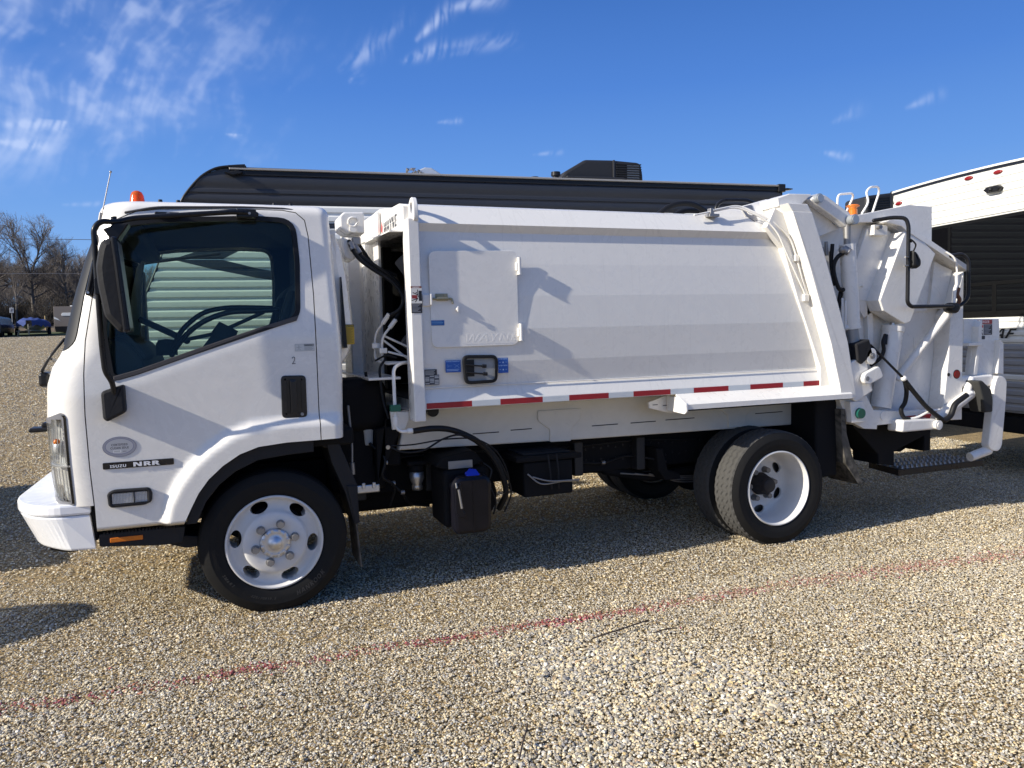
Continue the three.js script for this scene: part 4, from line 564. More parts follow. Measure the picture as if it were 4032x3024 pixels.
// --- refuse body
{
  const zc = (y) => table([[1.03, 0.70], [1.075, 0.945], [1.08, 0.972], [1.118, 0.972], [1.203, 0.941], [1.344, 0.959], [1.541, 0.9675], [1.742, 0.962], [1.935, 0.945], [2.124, 0.919], [2.17, 0.946]], y);
  const sec = []; for (const y of [0.785, 1.03]) sec.push([0.70, y]);
  for (const [z, y] of [[0.72, 1.06], [0.95, 1.076], [0.972, 1.079], [0.972, 1.118], [0.940, 1.203], [0.941, 1.205], [0.959, 1.344], [0.9675, 1.541], [0.962, 1.742], [0.945, 1.935], [0.920, 2.124], [0.946, 2.170], [0.868, 2.283], [0.55, 2.345], [0.0, 2.37]]) sec.push([z, y]);
  const upper = sec.slice(2), up = prismX([...upper, ...upper.slice(0, -1).reverse().map((p) => [-p[0], p[1]])], 0.86, 3.60);
  { const p = up.attributes.position; for (let i = 0; i < p.count; i++) if (p.getX(i) > 3) p.setX(i, 3.50 + 0.36 * ss(2.30, 1.25, p.getY(i)) * 1.0 + 0.02); }
  const cavity = brush(prismX([[-0.84, 1.12], [0.90, 1.12], [0.88, 2.10], [0.5, 2.22], [-0.84, 2.22]], 0.5, 1.30));
  const bd = part('refuse_body', sub(brush(up), cavity).geometry, Mt.panel, truck);
  // the low side below the rail is a plate of its own, stepped by pressed braces
  part('sump_side', [prism([[0.77, 0.81], [2.0, 0.786], [4.0, 0.765], [4.0, 1.05], [0.80, 1.06], [0.79, 0.9]], -0.70, 0.70, 0.01)], Mt.under, truck);
  for (const x of [1.70, 3.12]) part('floor_brace', prism(roundPoly([[x, 1.0], [x + 0.32, 1.0], [x + 0.315, 0.93], [x + 0.24, 0.865], [x + 0.24, 0.782], [x + 0.085, 0.786], [x + 0.085, 0.87], [x, 0.935]], 0.012), 0.69, 0.712, 0.006), Mt.under, truck);
  const sl = []; for (const [x0, x1, y] of [[1.25, 1.43, 0.878], [1.51, 1.66, 0.884], [2.10, 2.30, 0.872], [2.40, 2.60, 0.872], [2.68, 2.92, 0.875], [3.45, 3.7, 0.873]]) sl.push(box(x0, x1, y - 0.003, y + 0.003, 0.695, 0.7025, 0.001, 1)); part('brace_slots', sl, Mt.black, truck);
  part('lower_weld', pipe([[0.875, 1.2035, 0.9535], [3.80, 1.2035, 0.9535]], 0.0035, 0, 6), Mt.body, bd);
  const tp = []; let x = 0.884;
  for (let i = 0; i < 13; i++) { const w = i % 2 ? 0.1815 : 0.2805, x1 = Math.min(x + w, 3.885); part('reflective_tape', box(x, x1, 1.0815, 1.1155, 0.965, 0.9742, 0.0006, 1), i % 2 ? Mt.whiteTape : Mt.redTape, bd, i % 2 ? 'white reflective strip' : 'red reflective strip'); x += w; if (x > 3.88) break; }
  // post at the front corner, eye plate, header with the maker's name
  const po = part('front_post', [prism(roundPoly([[0.802, 2.19], [0.868, 2.19], [0.872, 1.012], [0.804, 1.012]], 0.008), 0.86, 1.0, 0.006)], Mt.body, truck);
  part('post_foot', prism([[0.69, 1.07], [0.80, 1.06], [0.80, 1.01], [0.775, 0.96], [0.70, 0.96]], 0.84, 0.865, 0.004), Mt.body, po);
  part('lifting_eye', prismX(roundPoly([[0.875, 2.17], [1.015, 2.17], [1.02, 2.25], [0.985, 2.312], [0.93, 2.312], [0.875, 2.26]], 0.03), 0.835, 0.862, 0.004, [rrect(0.915, 0.985, 2.215, 2.285, 0.03).reverse()]), Mt.body, truck);
  const hd = part('body_header', [prismX([[0.90, 2.130], [0.16, 2.158], [-0.9, 2.17], [-0.90, 2.27], [-0.2, 2.362], [0.2, 2.362], [0.90, 2.272]], 0.80, 0.86, 0.004)], Mt.body, truck);
  decal('maker_name', 0.50, 0.135, 512, (c, w, h) => { c.clearRect(0, 0, w, h); c.strokeStyle = '#d3202c'; c.lineCap = 'butt'; c.lineWidth = 9; for (let i = 0; i < 3; i++) { c.beginPath(); c.moveTo(14 + i * 17, h * (0.62 + 0.14 * i)); c.quadraticCurveTo(16 + i * 17, h * 0.35, 46 + i * 11, h * (0.16 + 0.14 * i)); c.stroke(); } c.fillStyle = '#33353c'; c.save(); c.translate(74, h * 0.80); c.transform(1, 0, -0.22, 1, 0, 0); c.scale(1.12, 1); c.font = 'bold 104px sans-serif'; c.fillText('WAYNE', 6, 0); c.restore(); c.clearRect(70, h * 0.5, w, 4); }, hd, [0.7985, 2.222, 0.50], -Math.PI / 2, 0.5, 0);
  part('front_bulkhead', [prismX([[-0.38, 0.86], [0.20, 0.86], [0.26, 2.335], [-0.38, 2.352]], 0.775, 0.795, 0.004), box(0.58, 0.775, 1.255, 1.27, -0.6, 0.80, 0.003), prismX([[-0.38, 0.9], [-0.35, 0.9], [-0.35, 2.3], [-0.38, 2.3]], 0.68, 0.775), box(0.60, 0.68, 0.86, 2.25, -0.2, 0.1, 0.01)], Mt.body, truck);
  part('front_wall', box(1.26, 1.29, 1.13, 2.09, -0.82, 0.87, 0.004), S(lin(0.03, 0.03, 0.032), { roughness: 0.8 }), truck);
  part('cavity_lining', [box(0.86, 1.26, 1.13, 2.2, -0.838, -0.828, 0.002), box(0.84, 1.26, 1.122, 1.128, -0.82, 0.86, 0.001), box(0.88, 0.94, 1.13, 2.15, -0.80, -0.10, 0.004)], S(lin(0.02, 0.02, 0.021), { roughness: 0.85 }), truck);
  part('ram_cylinder', [rod([0.90, 2.02, 0.45], [1.2, 1.55, 0.62], 0.07, 0.07, 24), rod([0.92, 1.5, 0.3], [1.22, 1.25, 0.3], 0.05)], S(lin(0.12, 0.12, 0.125), { roughness: 0.6 }), truck);
  part('header_lip', prismX([[-0.05, 2.158], [0.88, 2.125], [0.88, 2.133], [-0.05, 2.168]], 0.72, 0.80), Mt.body, hd);
  const pb = part('hoist_head', [prism(roundPoly([[0.476, 2.246], [0.503, 2.272], [0.625, 2.276], [0.625, 2.145], [0.52, 2.145], [0.478, 2.175]], 0.012), 0.40, 0.62, 0.01), prism(roundPoly([[0.484, 2.13], [0.55, 2.10], [0.58, 2.02], [0.55, 1.98], [0.50, 2.0]], 0.02), 0.42, 0.60, 0.01)], Mt.body, truck);
  part('hoist_eye', [pipe([[0.527, 2.20, 0.625], [0.527, 2.228, 0.635], [0.545, 2.238, 0.64], [0.575, 2.235, 0.64], [0.583, 2.215, 0.635], [0.565, 2.185, 0.63], [0.545, 2.185, 0.628], [0.527, 2.20, 0.625]], 0.0065, 0.012, 8), rod([0.553, 2.17, 0.61], [0.553, 2.17, 0.632], 0.022)], Mt.body, pb);
  part('hydraulic_hose', [hose([[0.53, 2.10, 0.60], [0.535, 2.06, 0.64], [0.575, 1.99, 0.66], [0.66, 1.92, 0.68], [0.74, 1.865, 0.70], [0.80, 1.80, 0.72], [0.822, 1.73, 0.74], [0.795, 1.675, 0.74], [0.715, 1.628, 0.70]], 0.0125), hose([[0.56, 2.08, 0.58], [0.60, 2.0, 0.64], [0.68, 1.94, 0.66], [0.76, 1.885, 0.66], [0.815, 1.83, 0.66], [0.84, 1.75, 0.66], [0.81, 1.66, 0.68], [0.755, 1.592, 0.70]], 0.0125), hose([[0.60, 2.1, 0.5], [0.7, 1.96, 0.5], [0.84, 1.9, 0.5]], 0.013)], Mt.rubber, truck);
  part('hose_fitting', [rod([0.535, 2.085, 0.62], [0.545, 2.04, 0.65], 0.018), rod([0.565, 2.07, 0.6], [0.59, 2.02, 0.63], 0.018), box(0.55, 0.60, 2.075, 2.125, 0.56, 0.61, 0.008)], Mt.dull, truck);
  part('steel_line', [pipe([[0.735, 1.645, 0.715], [0.667, 1.547, 0.66], [0.655, 1.50, 0.65], [0.652, 1.385, 0.65], [0.675, 1.358, 0.66], [0.86, 1.35, 0.7]], 0.0078, 0.04), pipe([[0.775, 1.612, 0.72], [0.688, 1.51, 0.71], [0.682, 1.385, 0.71], [0.70, 1.347, 0.72], [0.86, 1.36, 0.78]], 0.0078, 0.04), pipe([[0.70, 1.52, 0.7], [0.86, 1.44, 0.72]], 0.007), pipe([[0.70, 1.49, 0.7], [0.86, 1.36, 0.72]], 0.007), pipe([[0.72, 1.42, 0.74], [0.86, 1.38, 0.76]], 0.007)], Mt.body, truck);
  parts('line_clamp', [box(0.632, 0.682, 1.443, 1.475, 0.65, 0.68, 0.004), box(0.665, 0.712, 1.412, 1.445, 0.71, 0.735, 0.004), rod([0.735, 1.65, 0.715], [0.70, 1.595, 0.69], 0.014), rod([0.775, 1.615, 0.72], [0.735, 1.565, 0.715], 0.014)], Mt.body, truck);
  part('wiring_loom', [hose([[0.70, 1.38, 0.74], [0.66, 1.33, 0.76], [0.655, 1.25, 0.78], [0.665, 1.12, 0.8], [0.69, 1.02, 0.82]], 0.008, 6), hose([[0.64, 1.37, 0.72], [0.70, 1.4, 0.76], [0.76, 1.385, 0.78]], 0.006, 6), hose([[0.60, 1.3, 0.6], [0.62, 1.0, 0.62]], 0.01, 6)], Mt.rubber, truck);
  // access door, its hinges and latch
  const ad = roundPoly([[0.926, 2.006], [1.478, 2.014], [1.477, 1.443], [0.928, 1.440]], 0.045);
  const zt = (y) => zc(y);
  const adG = prism(ad, 0, 0.0075, 0.002); { const g = adG.attributes.position; for (let i = 0; i < g.count; i++) g.setZ(i, g.getZ(i) + 0.9665); }
  const dr = part('access_door', adG, Mt.body, truck);
  const stepTop = [];
  for (const y0 of [1.872, 1.472]) { part('hinge', [rod([1.487, y0, 0.986], [1.487, y0 + 0.10, 0.986], 0.0125), rod([1.487, y0 - 0.004, 0.986], [1.487, y0, 0.986], 0.015), box(1.468, 1.490, y0 + 0.02, y0 + 0.072, 0.968, 0.992, 0.004)], Mt.body, dr); }
  part('latch_keeper', [box(0.882, 0.934, 1.684, 1.754, 0.958, 0.976, 0.004), box(0.922, 0.934, 1.69, 1.756, 0.97, 0.998, 0.004)], Mt.body, dr);
  part('latch', [box(0.956, 1.032, 1.722, 1.757, 0.975, 0.979, 0.001), rod([0.935, 1.727, 0.987], [1.05, 1.727, 0.987], 0.0065), rod([0.962, 1.727, 0.987], [1.03, 1.727, 0.987], 0.0115), pipe([[1.03, 1.727, 0.987], [1.056, 1.727, 0.987], [1.058, 1.70, 0.99]], 0.0065, 0.015), rod([0.97, 1.747, 0.978], [0.97, 1.747, 0.986], 0.007, 0.007, 6), rod([1.015, 1.747, 0.978], [1.015, 1.747, 0.986], 0.007, 0.007, 6)], S(lin(0.30, 0.28, 0.2), { metalness: 0.7, roughness: 0.45 }), dr);
  part('door_stop', [rod([1.088, 1.665, 0.972], [1.088, 1.665, 0.998], 0.012, 0.009), box(1.082, 1.094, 1.648, 1.680, 0.994, 1.0, 0.003)], Mt.body, dr);
  decal('blue_sticker', 0.08, 0.03, 256, (c, w, h) => { c.fillStyle = '#1d5a9c'; c.fillRect(0, 0, w, h); c.fillStyle = '#7fb0dc'; c.fillRect(14, 20, w - 60, 5); c.fillRect(10, 40, w - 30, 9); c.fillRect(14, 66, w - 50, 5); }, dr, [0.967, 1.586, 0.9765]);
  { // raised lettering left under the paint of the door
    const c = document.createElement('canvas'); c.width = 512; c.height = 128; const q = c.getContext('2d'); q.fillStyle = '#000'; q.fillRect(0, 0, 512, 128); q.fillStyle = '#fff'; q.save(); q.transform(1.35, 0, -0.3, 1, 40, 0); q.font = 'bold 110px sans-serif'; q.fillText('WAYNE', 6, 104); q.restore();
    const t = new THREE.CanvasTexture(c); const m = new THREE.Mesh(new THREE.PlaneGeometry(0.34, 0.075), Object.assign(Mt.body.clone(), { bumpMap: t, bumpScale: 0.0007 })); m.name = 'embossed_name'; m.position.set(1.285, 1.492, 0.9745); dr.add(m);
  }
  // control opening with its two levers
  const ob = roundPoly([[1.112, 1.392], [1.336, 1.386], [1.330, 1.218], [1.122, 1.214]], 0.04);
  const cb = part('control_box', prism(ob, 0.958, 0.984, 0.006, [offset(ob, -0.014)]), Mt.rubber, truck);
  part('control_recess', prism(offset(ob, -0.013), 0.9685, 0.9705), S(lin(0.30, 0.31, 0.31), { roughness: 0.7 }), cb);
  part('valve_block', [box(1.125, 1.185, 1.262, 1.362, 0.97, 0.976, 0.002)], Mt.black, cb);
  part('control_lever', [rod([1.13, 1.333, 0.985], [1.235, 1.322, 1.0], 0.005), rod([1.228, 1.323, 0.998], [1.252, 1.321, 1.0], 0.011)], Mt.black, cb);
  part('control_lever', [rod([1.13, 1.288, 0.985], [1.24, 1.275, 1.0], 0.005), rod([1.233, 1.276, 0.998], [1.257, 1.274, 1.0], 0.011)], Mt.black, cb);
  const blue = (n, w, h, pos, f) => decal(n, w, h, 256, (c, W, H) => { c.fillStyle = '#1f57a8'; c.fillRect(0, 0, W, H); c.strokeStyle = '#8fb3dd'; c.lineWidth = 4; f(c, W, H); }, cb, pos);
  blue('transport_sticker', 0.095, 0.072, [1.055, 1.327, 0.9695], (c, W, H) => { c.fillStyle = '#b9d0ea'; c.font = 'bold 24px sans-serif'; c.fillText('DURING TRANSPORT', 10, 26, W - 20); c.beginPath(); c.moveTo(40, 60); c.lineTo(40, 120); c.moveTo(40, 90); c.lineTo(110, 90); c.moveTo(140, 60); c.lineTo(235, 125); c.moveTo(235, 60); c.lineTo(150, 120); c.stroke(); c.fillRect(16, H * 0.74, W - 40, 6); c.fillRect(16, H * 0.84, W - 60, 6); });
  blue('lever_sticker', 0.066, 0.092, [1.372, 1.320, 0.9695], (c, W, H) => { c.fillStyle = '#b9d0ea'; c.font = 'bold 30px sans-serif'; c.fillText('TAILGATE CONTROL', 14, H * 0.54, W - 28); c.fillText('PACKER CONTROL', 14, 36, W - 28); for (const y of [0.3, 0.78]) { c.beginPath(); c.arc(W / 2, H * y, 18, 0, 7); c.fill(); c.fillRect(30, H * y - 10, 46, 7); c.fillRect(W - 76, H * y - 10, 46, 7); } c.fillRect(0, H * 0.47, W, 4); });
  decal('data_plate', 0.088, 0.095, 256, (c, W, H) => { c.clearRect(0, 0, W, H); c.fillStyle = '#2b2b2e'; c.fillRect(0, 0, W * 0.85, H * 0.34); c.fillStyle = '#55565a'; c.fillRect(0, H * 0.34, W, H * 0.62); c.fillStyle = '#c9c9c4'; for (let i = 0; i < 4; i++) c.fillRect(8, H * 0.07 + i * 20, W * 0.7 - (i % 2) * 24, 8); for (let i = 0; i < 6; i++) for (let k = 0; k < 3; k++) if ((i * 5 + k * 3) % 4) c.fillRect(8 + k * W * 0.33, H * 0.40 + i * 25, W * 0.28, 14); }, bd, [0.925, 1.266, 0.9620], 0, 0.5);
  decal('crush_warning', 0.064, 0.155, 256, (c, W, H) => { c.fillStyle = '#d9d7d0'; c.fillRect(0, 0, W, H); c.fillStyle = '#7d4a3a'; c.fillRect(0, 0, W, H * 0.07); c.fillStyle = '#eee'; c.font = 'bold 34px sans-serif'; c.fillText('\u25B2 WARNING', 16, H * 0.058, W - 30); c.fillStyle = '#8c2f2c'; c.fillRect(W * 0.08, H * 0.33, W * 0.5, H * 0.13); c.fillStyle = '#18181a'; c.fillRect(W * 0.72, H * 0.17, W * 0.28, H * 0.38); c.lineWidth = 20; c.strokeStyle = '#18181a'; c.lineCap = 'round'; c.beginPath(); c.moveTo(W * 0.2, H * 0.24); c.lineTo(W * 0.62, H * 0.32); c.moveTo(W * 0.62, H * 0.14); c.lineTo(W * 0.66, H * 0.4); c.moveTo(W * 0.08, H * 0.53); c.lineTo(W * 0.58, H * 0.46); c.moveTo(W * 0.62, H * 0.45); c.lineTo(W * 0.4, H * 0.58); c.stroke(); c.beginPath(); c.arc(W * 0.5, H * 0.245, 16, 0, 7); c.fill(); c.fillStyle = '#25262c'; c.fillRect(0, H * 0.64, W, H * 0.36); c.fillStyle = '#a9abb2'; for (let i = 0; i < 7; i++) c.fillRect(14, H * (0.67 + i * 0.045), W * (0.8 - 0.12 * (i % 3)), 8); }, po, [0.838, 1.722, 1.0018]);
  part('side_knob', rod([0.985, 1.045, 0.68], [0.985, 1.045, 0.74], 0.037), Mt.black, truck);
  // ledge over the dual wheels
  const sh = part('fender_shelf', [prismX([[0.965, 1.085], [1.08, 1.028], [1.095, 1.018], [1.095, 0.985], [1.085, 0.985], [1.085, 1.012], [0.965, 1.072]], 2.59, 3.99, 0.003), prism([[2.45, 1.025], [2.60, 1.068], [2.66, 1.072], [2.66, 0.94], [2.60, 0.945], [2.455, 0.985]], 0.84, 0.86, 0.003), prismX(roundPoly([[0.87, 1.065], [1.02, 1.062], [1.10, 1.025], [1.105, 0.97], [1.08, 0.955], [0.87, 0.965]], 0.01), 2.585, 2.598, 0.002)], Mt.body, truck);
  parts('shelf_slots', [box(2.48, 2.52, 1.003, 1.008, 0.86, 0.8625, 0.001, 1), box(2.56, 2.60, 0.995, 1.0, 0.86, 0.8625, 0.001, 1)], Mt.black, sh);
  part('rear_wheel_wing', [box(3.78, 3.98, 0.40, 1.03, 0.40, 0.96, 0.02), box(2.7, 3.9, 0.95, 1.03, 0.66, 0.9, 0.02)], Mt.chassis, truck);
  part('mud_flap', prism([[3.955, 0.90], [3.995, 0.90], [4.01, 0.72], [4.06, 0.56], [4.165, 0.335], [4.12, 0.335], [4.0, 0.50], [3.965, 0.66]], 0.72, 1.02, 0.004), Mt.flapDust, truck);
}
// --- tailgate end
{
  const rp = part('rear_post', [prism(roundPoly([[3.471, 2.298], [3.640, 2.298], [3.72, 2.09], [3.869, 1.669], [3.962, 1.383], [4.040, 0.985], [3.90, 0.985], [3.885, 1.08], [3.845, 1.23], [3.805, 1.387], [3.62, 1.92]], 0.006), 0.93, 1.08, 0.005), prism([[3.475, 2.298], [3.638, 2.298], [3.605, 2.352], [3.435, 2.352]], 0.80, 1.075, 0.005)], Mt.body, truck);
  part('post_flange', prism([[3.33, 2.20], [3.40, 2.33], [3.475, 2.30], [3.64, 1.92], [3.82, 1.387], [3.90, 1.07], [3.80, 1.07], [3.80, 1.21], [3.60, 1.7], [3.47, 2.06]], 0.93, 0.985, 0.004), Mt.body, rp);
  const lean = (g) => { const p = g.attributes.position; for (let i = 0; i < p.count; i++) p.setZ(i, p.getZ(i) - (p.getY(i) - 2.26) * 0.75 - 0.05); g.computeVertexNormals(); return g; };
  part('top_gusset', [lean(prism(roundPoly([[2.75, 2.262], [3.16, 2.345], [3.387, 2.40], [3.522, 2.436], [3.715, 2.440], [3.80, 2.415], [3.80, 2.30], [3.44, 2.29], [3.36, 2.20]], 0.006), 0.86, 0.93, 0.004)), prism([[3.42, 2.40], [3.522, 2.434], [3.715, 2.438], [3.61, 2.345], [3.43, 2.345]], 0.80, 0.99, 0.006)], Mt.body, truck);
  part('gusset_ring', [lean(prism([[3.245, 2.36], [3.355, 2.385], [3.335, 2.26], [3.30, 2.25], [3.25, 2.29]], 0.93, 0.938, 0.002))], Mt.dull, truck); part('ring_hole', lean(prism(ring(3.30, 2.325, 0.022, 0.028), 0.936, 0.942)), Mt.body, truck);
  part('brake_line', [pipe([[2.94, 2.312, 0.92], [3.17, 2.36, 0.89], [3.376, 2.25, 0.98], [3.52, 2.13, 1.0], [3.565, 2.02, 1.0], [3.66, 1.725, 1.0]], 0.007, 0.07, 6), pipe([[2.79, 2.275, 0.92], [3.15, 2.346, 0.90], [3.32, 2.262, 0.97], [3.41, 2.17, 1.0], [3.48, 2.036, 1.0], [3.655, 1.725, 1.0]], 0.007, 0.07, 6), box(3.555, 3.59, 1.965, 2.01, 0.985, 1.012, 0.004), box(3.635, 3.675, 1.685, 1.735, 0.985, 1.012, 0.004)], Mt.body, truck);
  part('line_junction', [box(2.905, 2.985, 2.268, 2.288, 0.87, 0.93, 0.003), box(2.915, 2.945, 2.286, 2.326, 0.885, 0.925, 0.004)], Mt.dull, truck);
  part('cable_guard', pipe([[3.33, 2.30, 0.4], [3.335, 2.44, 0.4], [3.40, 2.485, 0.4], [3.62, 2.492, 0.4], [3.69, 2.47, 0.4]], 0.014, 0.05), Mt.black, truck);
  part('top_hose', [hose([[2.75, 2.33, 0.5], [2.85, 2.395, 0.5], [2.95, 2.425, 0.5], [3.08, 2.42, 0.5], [3.22, 2.35, 0.5]], 0.02), hose([[2.9, 2.33, 0.45], [3.05, 2.39, 0.42], [3.25, 2.38, 0.4], [3.35, 2.3, 0.4]], 0.02), hose([[3.2, 2.42, 0.3], [3.3, 2.41, 0.32], [3.5, 2.39, 0.34]], 0.018)], Mt.rubber, truck);
  // hopper side, hood, sloping lip
  const [hs] = parts('hopper_side', [prism([[3.60, 2.33], [4.10, 2.262], [4.46, 2.274], [4.60, 2.23], [5.19, 1.93], [5.19, 0.76], [4.95, 0.76], [4.56, 0.70], [4.2, 0.76], [4.05, 0.95], [3.9, 1.3]], 0.83, 0.86, 0.003), prism([[3.7, 1.0], [3.95, 0.9], [4.2, 0.76], [4.95, 0.76], [5.1, 0.76], [5.1, 1.9], [4.5, 2.2], [3.7, 2.3]], -0.86, -0.83, 0.003)], Mt.body, truck);
  part('hopper_floor', [prism([[3.7, 1.05], [3.95, 0.80], [4.3, 0.74], [5.05, 0.78], [5.05, 0.86], [4.3, 0.82], [3.98, 0.9], [3.75, 1.1]], -0.84, 0.84, 0.004), prism([[3.6, 2.30], [4.12, 2.25], [4.12, 2.22], [3.6, 2.27]], -0.84, 0.84)], Mt.body, truck);
  part('hopper_hood', [prism([[4.10, 2.255], [4.14, 2.305], [4.70, 2.408], [4.935, 2.402], [4.935, 2.06], [4.66, 2.18], [4.45, 2.272]], -0.86, 0.93, 0.004)], Mt.body, truck);
  part('side_lip', [prism([[4.40, 2.262], [4.46, 2.285], [4.575, 2.268], [4.67, 2.225], [5.255, 1.945], [5.245, 1.905], [4.635, 2.19], [4.56, 2.235], [4.45, 2.252]], 0.83, 0.99, 0.004), box(4.33, 4.46, 2.17, 2.245, 0.86, 0.955, 0.003)], Mt.body, truck);
  const arm = part('packer_plate', [prism([[4.312, 2.225], [4.144, 1.826], [4.157, 1.742], [4.19, 1.686], [4.36, 1.686], [4.66, 2.12], [4.53, 2.21]], 0.86, 0.905, 0.005)], Mt.body, truck);
  part('packer_box', [prism([[4.545, 2.19], [4.305, 1.685], [4.338, 1.609], [4.548, 1.508], [4.603, 1.521], [4.85, 2.03], [4.74, 2.11]], 0.90, 1.035, 0.006), prism([[4.20, 1.69], [4.34, 1.69], [4.36, 1.60], [4.29, 1.56]], 0.70, 0.90)], Mt.body, truck);
  part('plate_bolt', [rod([4.215, 1.80, 0.905], [4.215, 1.80, 0.93], 0.012), rod([4.235, 1.80, 0.915], [4.25, 1.795, 0.93], 0.01)], Mt.body, arm);
  part('packer_shadow_plate', prism([[4.60, 1.52], [4.85, 1.60], [5.0, 1.60], [5.0, 2.02], [4.86, 2.06]], 0.86, 0.875, 0.003), Mt.body, arm);
  // lift linkage and cylinders
  part('lift_arm', [prism(roundPoly([[3.70, 2.40], [3.76, 2.445], [3.83, 2.435], [4.06, 2.315], [4.08, 2.25], [4.02, 2.21], [3.95, 2.26], [3.76, 2.36]], 0.02), 0.93, 1.0, 0.008), prism([[3.62, 2.38], [3.74, 2.41], [4.06, 2.29], [4.02, 2.21], [3.78, 2.13], [3.62, 2.25]], 0.88, 0.92, 0.004)], Mt.body, truck);
  part('pivot_pin', [rod([3.755, 2.405, 0.92], [3.755, 2.405, 1.03], 0.033), rod([3.755, 2.405, 1.03], [3.755, 2.405, 1.038], 0.027), rod([4.045, 2.262, 0.90], [4.045, 2.262, 1.06], 0.036), rod([4.045, 2.262, 1.06], [4.045, 2.262, 1.066], 0.028), rod([3.99, 2.262, 0.9], [3.99, 2.262, 0.98], 0.025)], S(lin(0.42, 0.44, 0.45), { metalness: 0.5, roughness: 0.4 }), truck);
  const cyl = part('lift_cylinder', [rod([4.045, 2.093, 0.985], [4.095, 1.486, 0.985], 0.056, 0.056, 28), rod([4.095, 1.50, 0.985], [4.097, 1.483, 0.985], 0.059, 0.059, 28)], Mt.body, truck);
  part('piston_rod', [rod([4.04, 2.24, 0.985], [4.044, 2.09, 0.985], 0.026, 0.024)], Mt.dull, cyl);
  part('cylinder_port', [rod([3.995, 2.06, 1.0], [4.02, 2.03, 1.03], 0.028), new THREE.SphereGeometry(0.028, 12, 8).translate(3.985, 2.05, 1.0)], Mt.dull, cyl);
  part('cylinder_foot', [rod([4.09, 1.48, 0.985], [4.10, 1.36, 0.985], 0.045, 0.05)], Mt.dull, cyl);
  part('cylinder_line', [pipe([[4.025, 1.68, 0.99], [4.024, 1.48, 0.99]], 0.010), pipe([[4.005, 1.70, 0.98], [4.008, 1.46, 0.98]], 0.009), new THREE.SphereGeometry(0.02, 10, 8).translate(4.03, 1.49, 0.99)], Mt.body, truck);
  part('hose_bundle', [hose([[4.0, 2.03, 1.0], [3.95, 2.0, 0.99], [3.925, 1.94, 0.98], [3.94, 1.84, 0.98], [3.985, 1.765, 0.98], [4.03, 1.775, 0.98], [4.045, 1.83, 0.98], [4.025, 1.92, 0.98], [4.06, 1.98, 0.99]], 0.015), hose([[4.01, 2.02, 0.97], [4.045, 1.98, 0.95], [4.04, 1.88, 0.95], [4.055, 1.80, 0.95], [4.02, 1.75, 0.95], [4.0, 1.6, 0.94]], 0.016), hose([[3.96, 2.1, 0.93], [3.95, 1.95, 0.93], [3.985, 1.8, 0.93]], 0.014)], Mt.rubber, truck);
  part('valve_fitting', [rod([3.93, 2.12, 0.90], [3.935, 2.02, 0.90], 0.012), rod([3.90, 2.08, 0.9], [3.905, 2.0, 0.9], 0.009), rod([3.965, 2.05, 0.9], [3.97, 1.97, 0.9], 0.009)], Mt.dull, truck);
  part('rubber_cover', prism(roundPoly([[4.03, 1.372], [4.15, 1.405], [4.188, 1.298], [4.082, 1.225], [4.045, 1.25]], 0.008), 0.95, 1.09, 0.01), S(lin(0.008, 0.008, 0.01), { roughness: 0.85 }), truck);
  part('guide_rail', [prism([[4.317, 1.684], [4.372, 1.684], [4.39, 1.36], [4.335, 1.30]], 0.86, 0.90, 0.003), prism([[4.17, 1.31], [4.23, 1.335], [4.268, 1.24], [4.20, 1.16], [4.18, 1.2]], 0.9, 1.0, 0.006)], Mt.body, truck);
  const pc = part('packer_cylinder', [rod([4.545, 1.47, 0.93], [4.425, 0.88, 0.93], 0.074, 0.074, 28), rod([4.549, 1.49, 0.93], [4.542, 1.452, 0.93], 0.08, 0.08, 28)], Mt.body, truck);
  part('piston_rod', rod([4.555, 1.60, 0.93], [4.546, 1.48, 0.93], 0.028), Mt.steel, pc);
  part('cylinder_hose', [hose([[4.44, 1.43, 0.96], [4.405, 1.38, 0.97], [4.41, 1.31, 0.97], [4.38, 1.25, 0.96], [4.33, 1.2, 0.92]], 0.014), rod([4.44, 1.43, 0.96], [4.42, 1.36, 0.97], 0.017)], Mt.rubber, pc);
  const pv = part('pivot_plate', [prism(roundPoly([[3.937, 1.222], [4.13, 1.288], [4.205, 1.027], [4.045, 0.955], [4.02, 0.97]], 0.01), 1.03, 1.07, 0.006)], Mt.body, truck);
  part('pivot_lug', prism(roundPoly([[4.12, 1.30], [4.16, 1.345], [4.215, 1.33], [4.222, 1.25], [4.18, 1.215], [4.13, 1.235]], 0.03), 1.06, 1.09, 0.006), Mt.body, pv);
  part('lug_pin', [rod([4.172, 1.283, 1.08], [4.172, 1.283, 1.10], 0.022), rod([4.172, 1.283, 1.10], [4.172, 1.283, 1.106], 0.013)], Mt.dull, pv);
  part('link', prism(roundPoly([[4.068, 1.118], [4.085, 1.16], [4.221, 1.212], [4.262, 1.126], [4.13, 1.078], [4.085, 1.085]], 0.03), 1.08, 1.115, 0.008), Mt.body, pv);
  part('link_hole', rod([4.106, 1.122, 1.112], [4.106, 1.122, 1.118], 0.017), Mt.dull, pv);
  part('side_skirt', [prism([[4.215, 0.985], [4.25, 0.93], [4.285, 0.875], [4.54, 0.85], [4.9, 0.84], [4.90, 0.77], [4.55, 0.76], [4.32, 0.758], [4.317, 0.728], [4.194, 0.741], [4.03, 0.82], [3.96, 0.965]], 0.94, 1.0, 0.004), prism(roundPoly([[4.00, 0.955], [4.13, 0.955], [4.16, 0.80], [4.02, 0.80]], 0.01), 0.99, 1.06, 0.005), rod([4.38, 0.825, 1.0], [4.38, 0.825, 1.006], 0.035)], Mt.body, truck);
  part('side_marker', [rod([4.085, 0.868, 1.05], [4.085, 0.868, 1.085], 0.042, 0.036)], Mt.greenlens, truck);
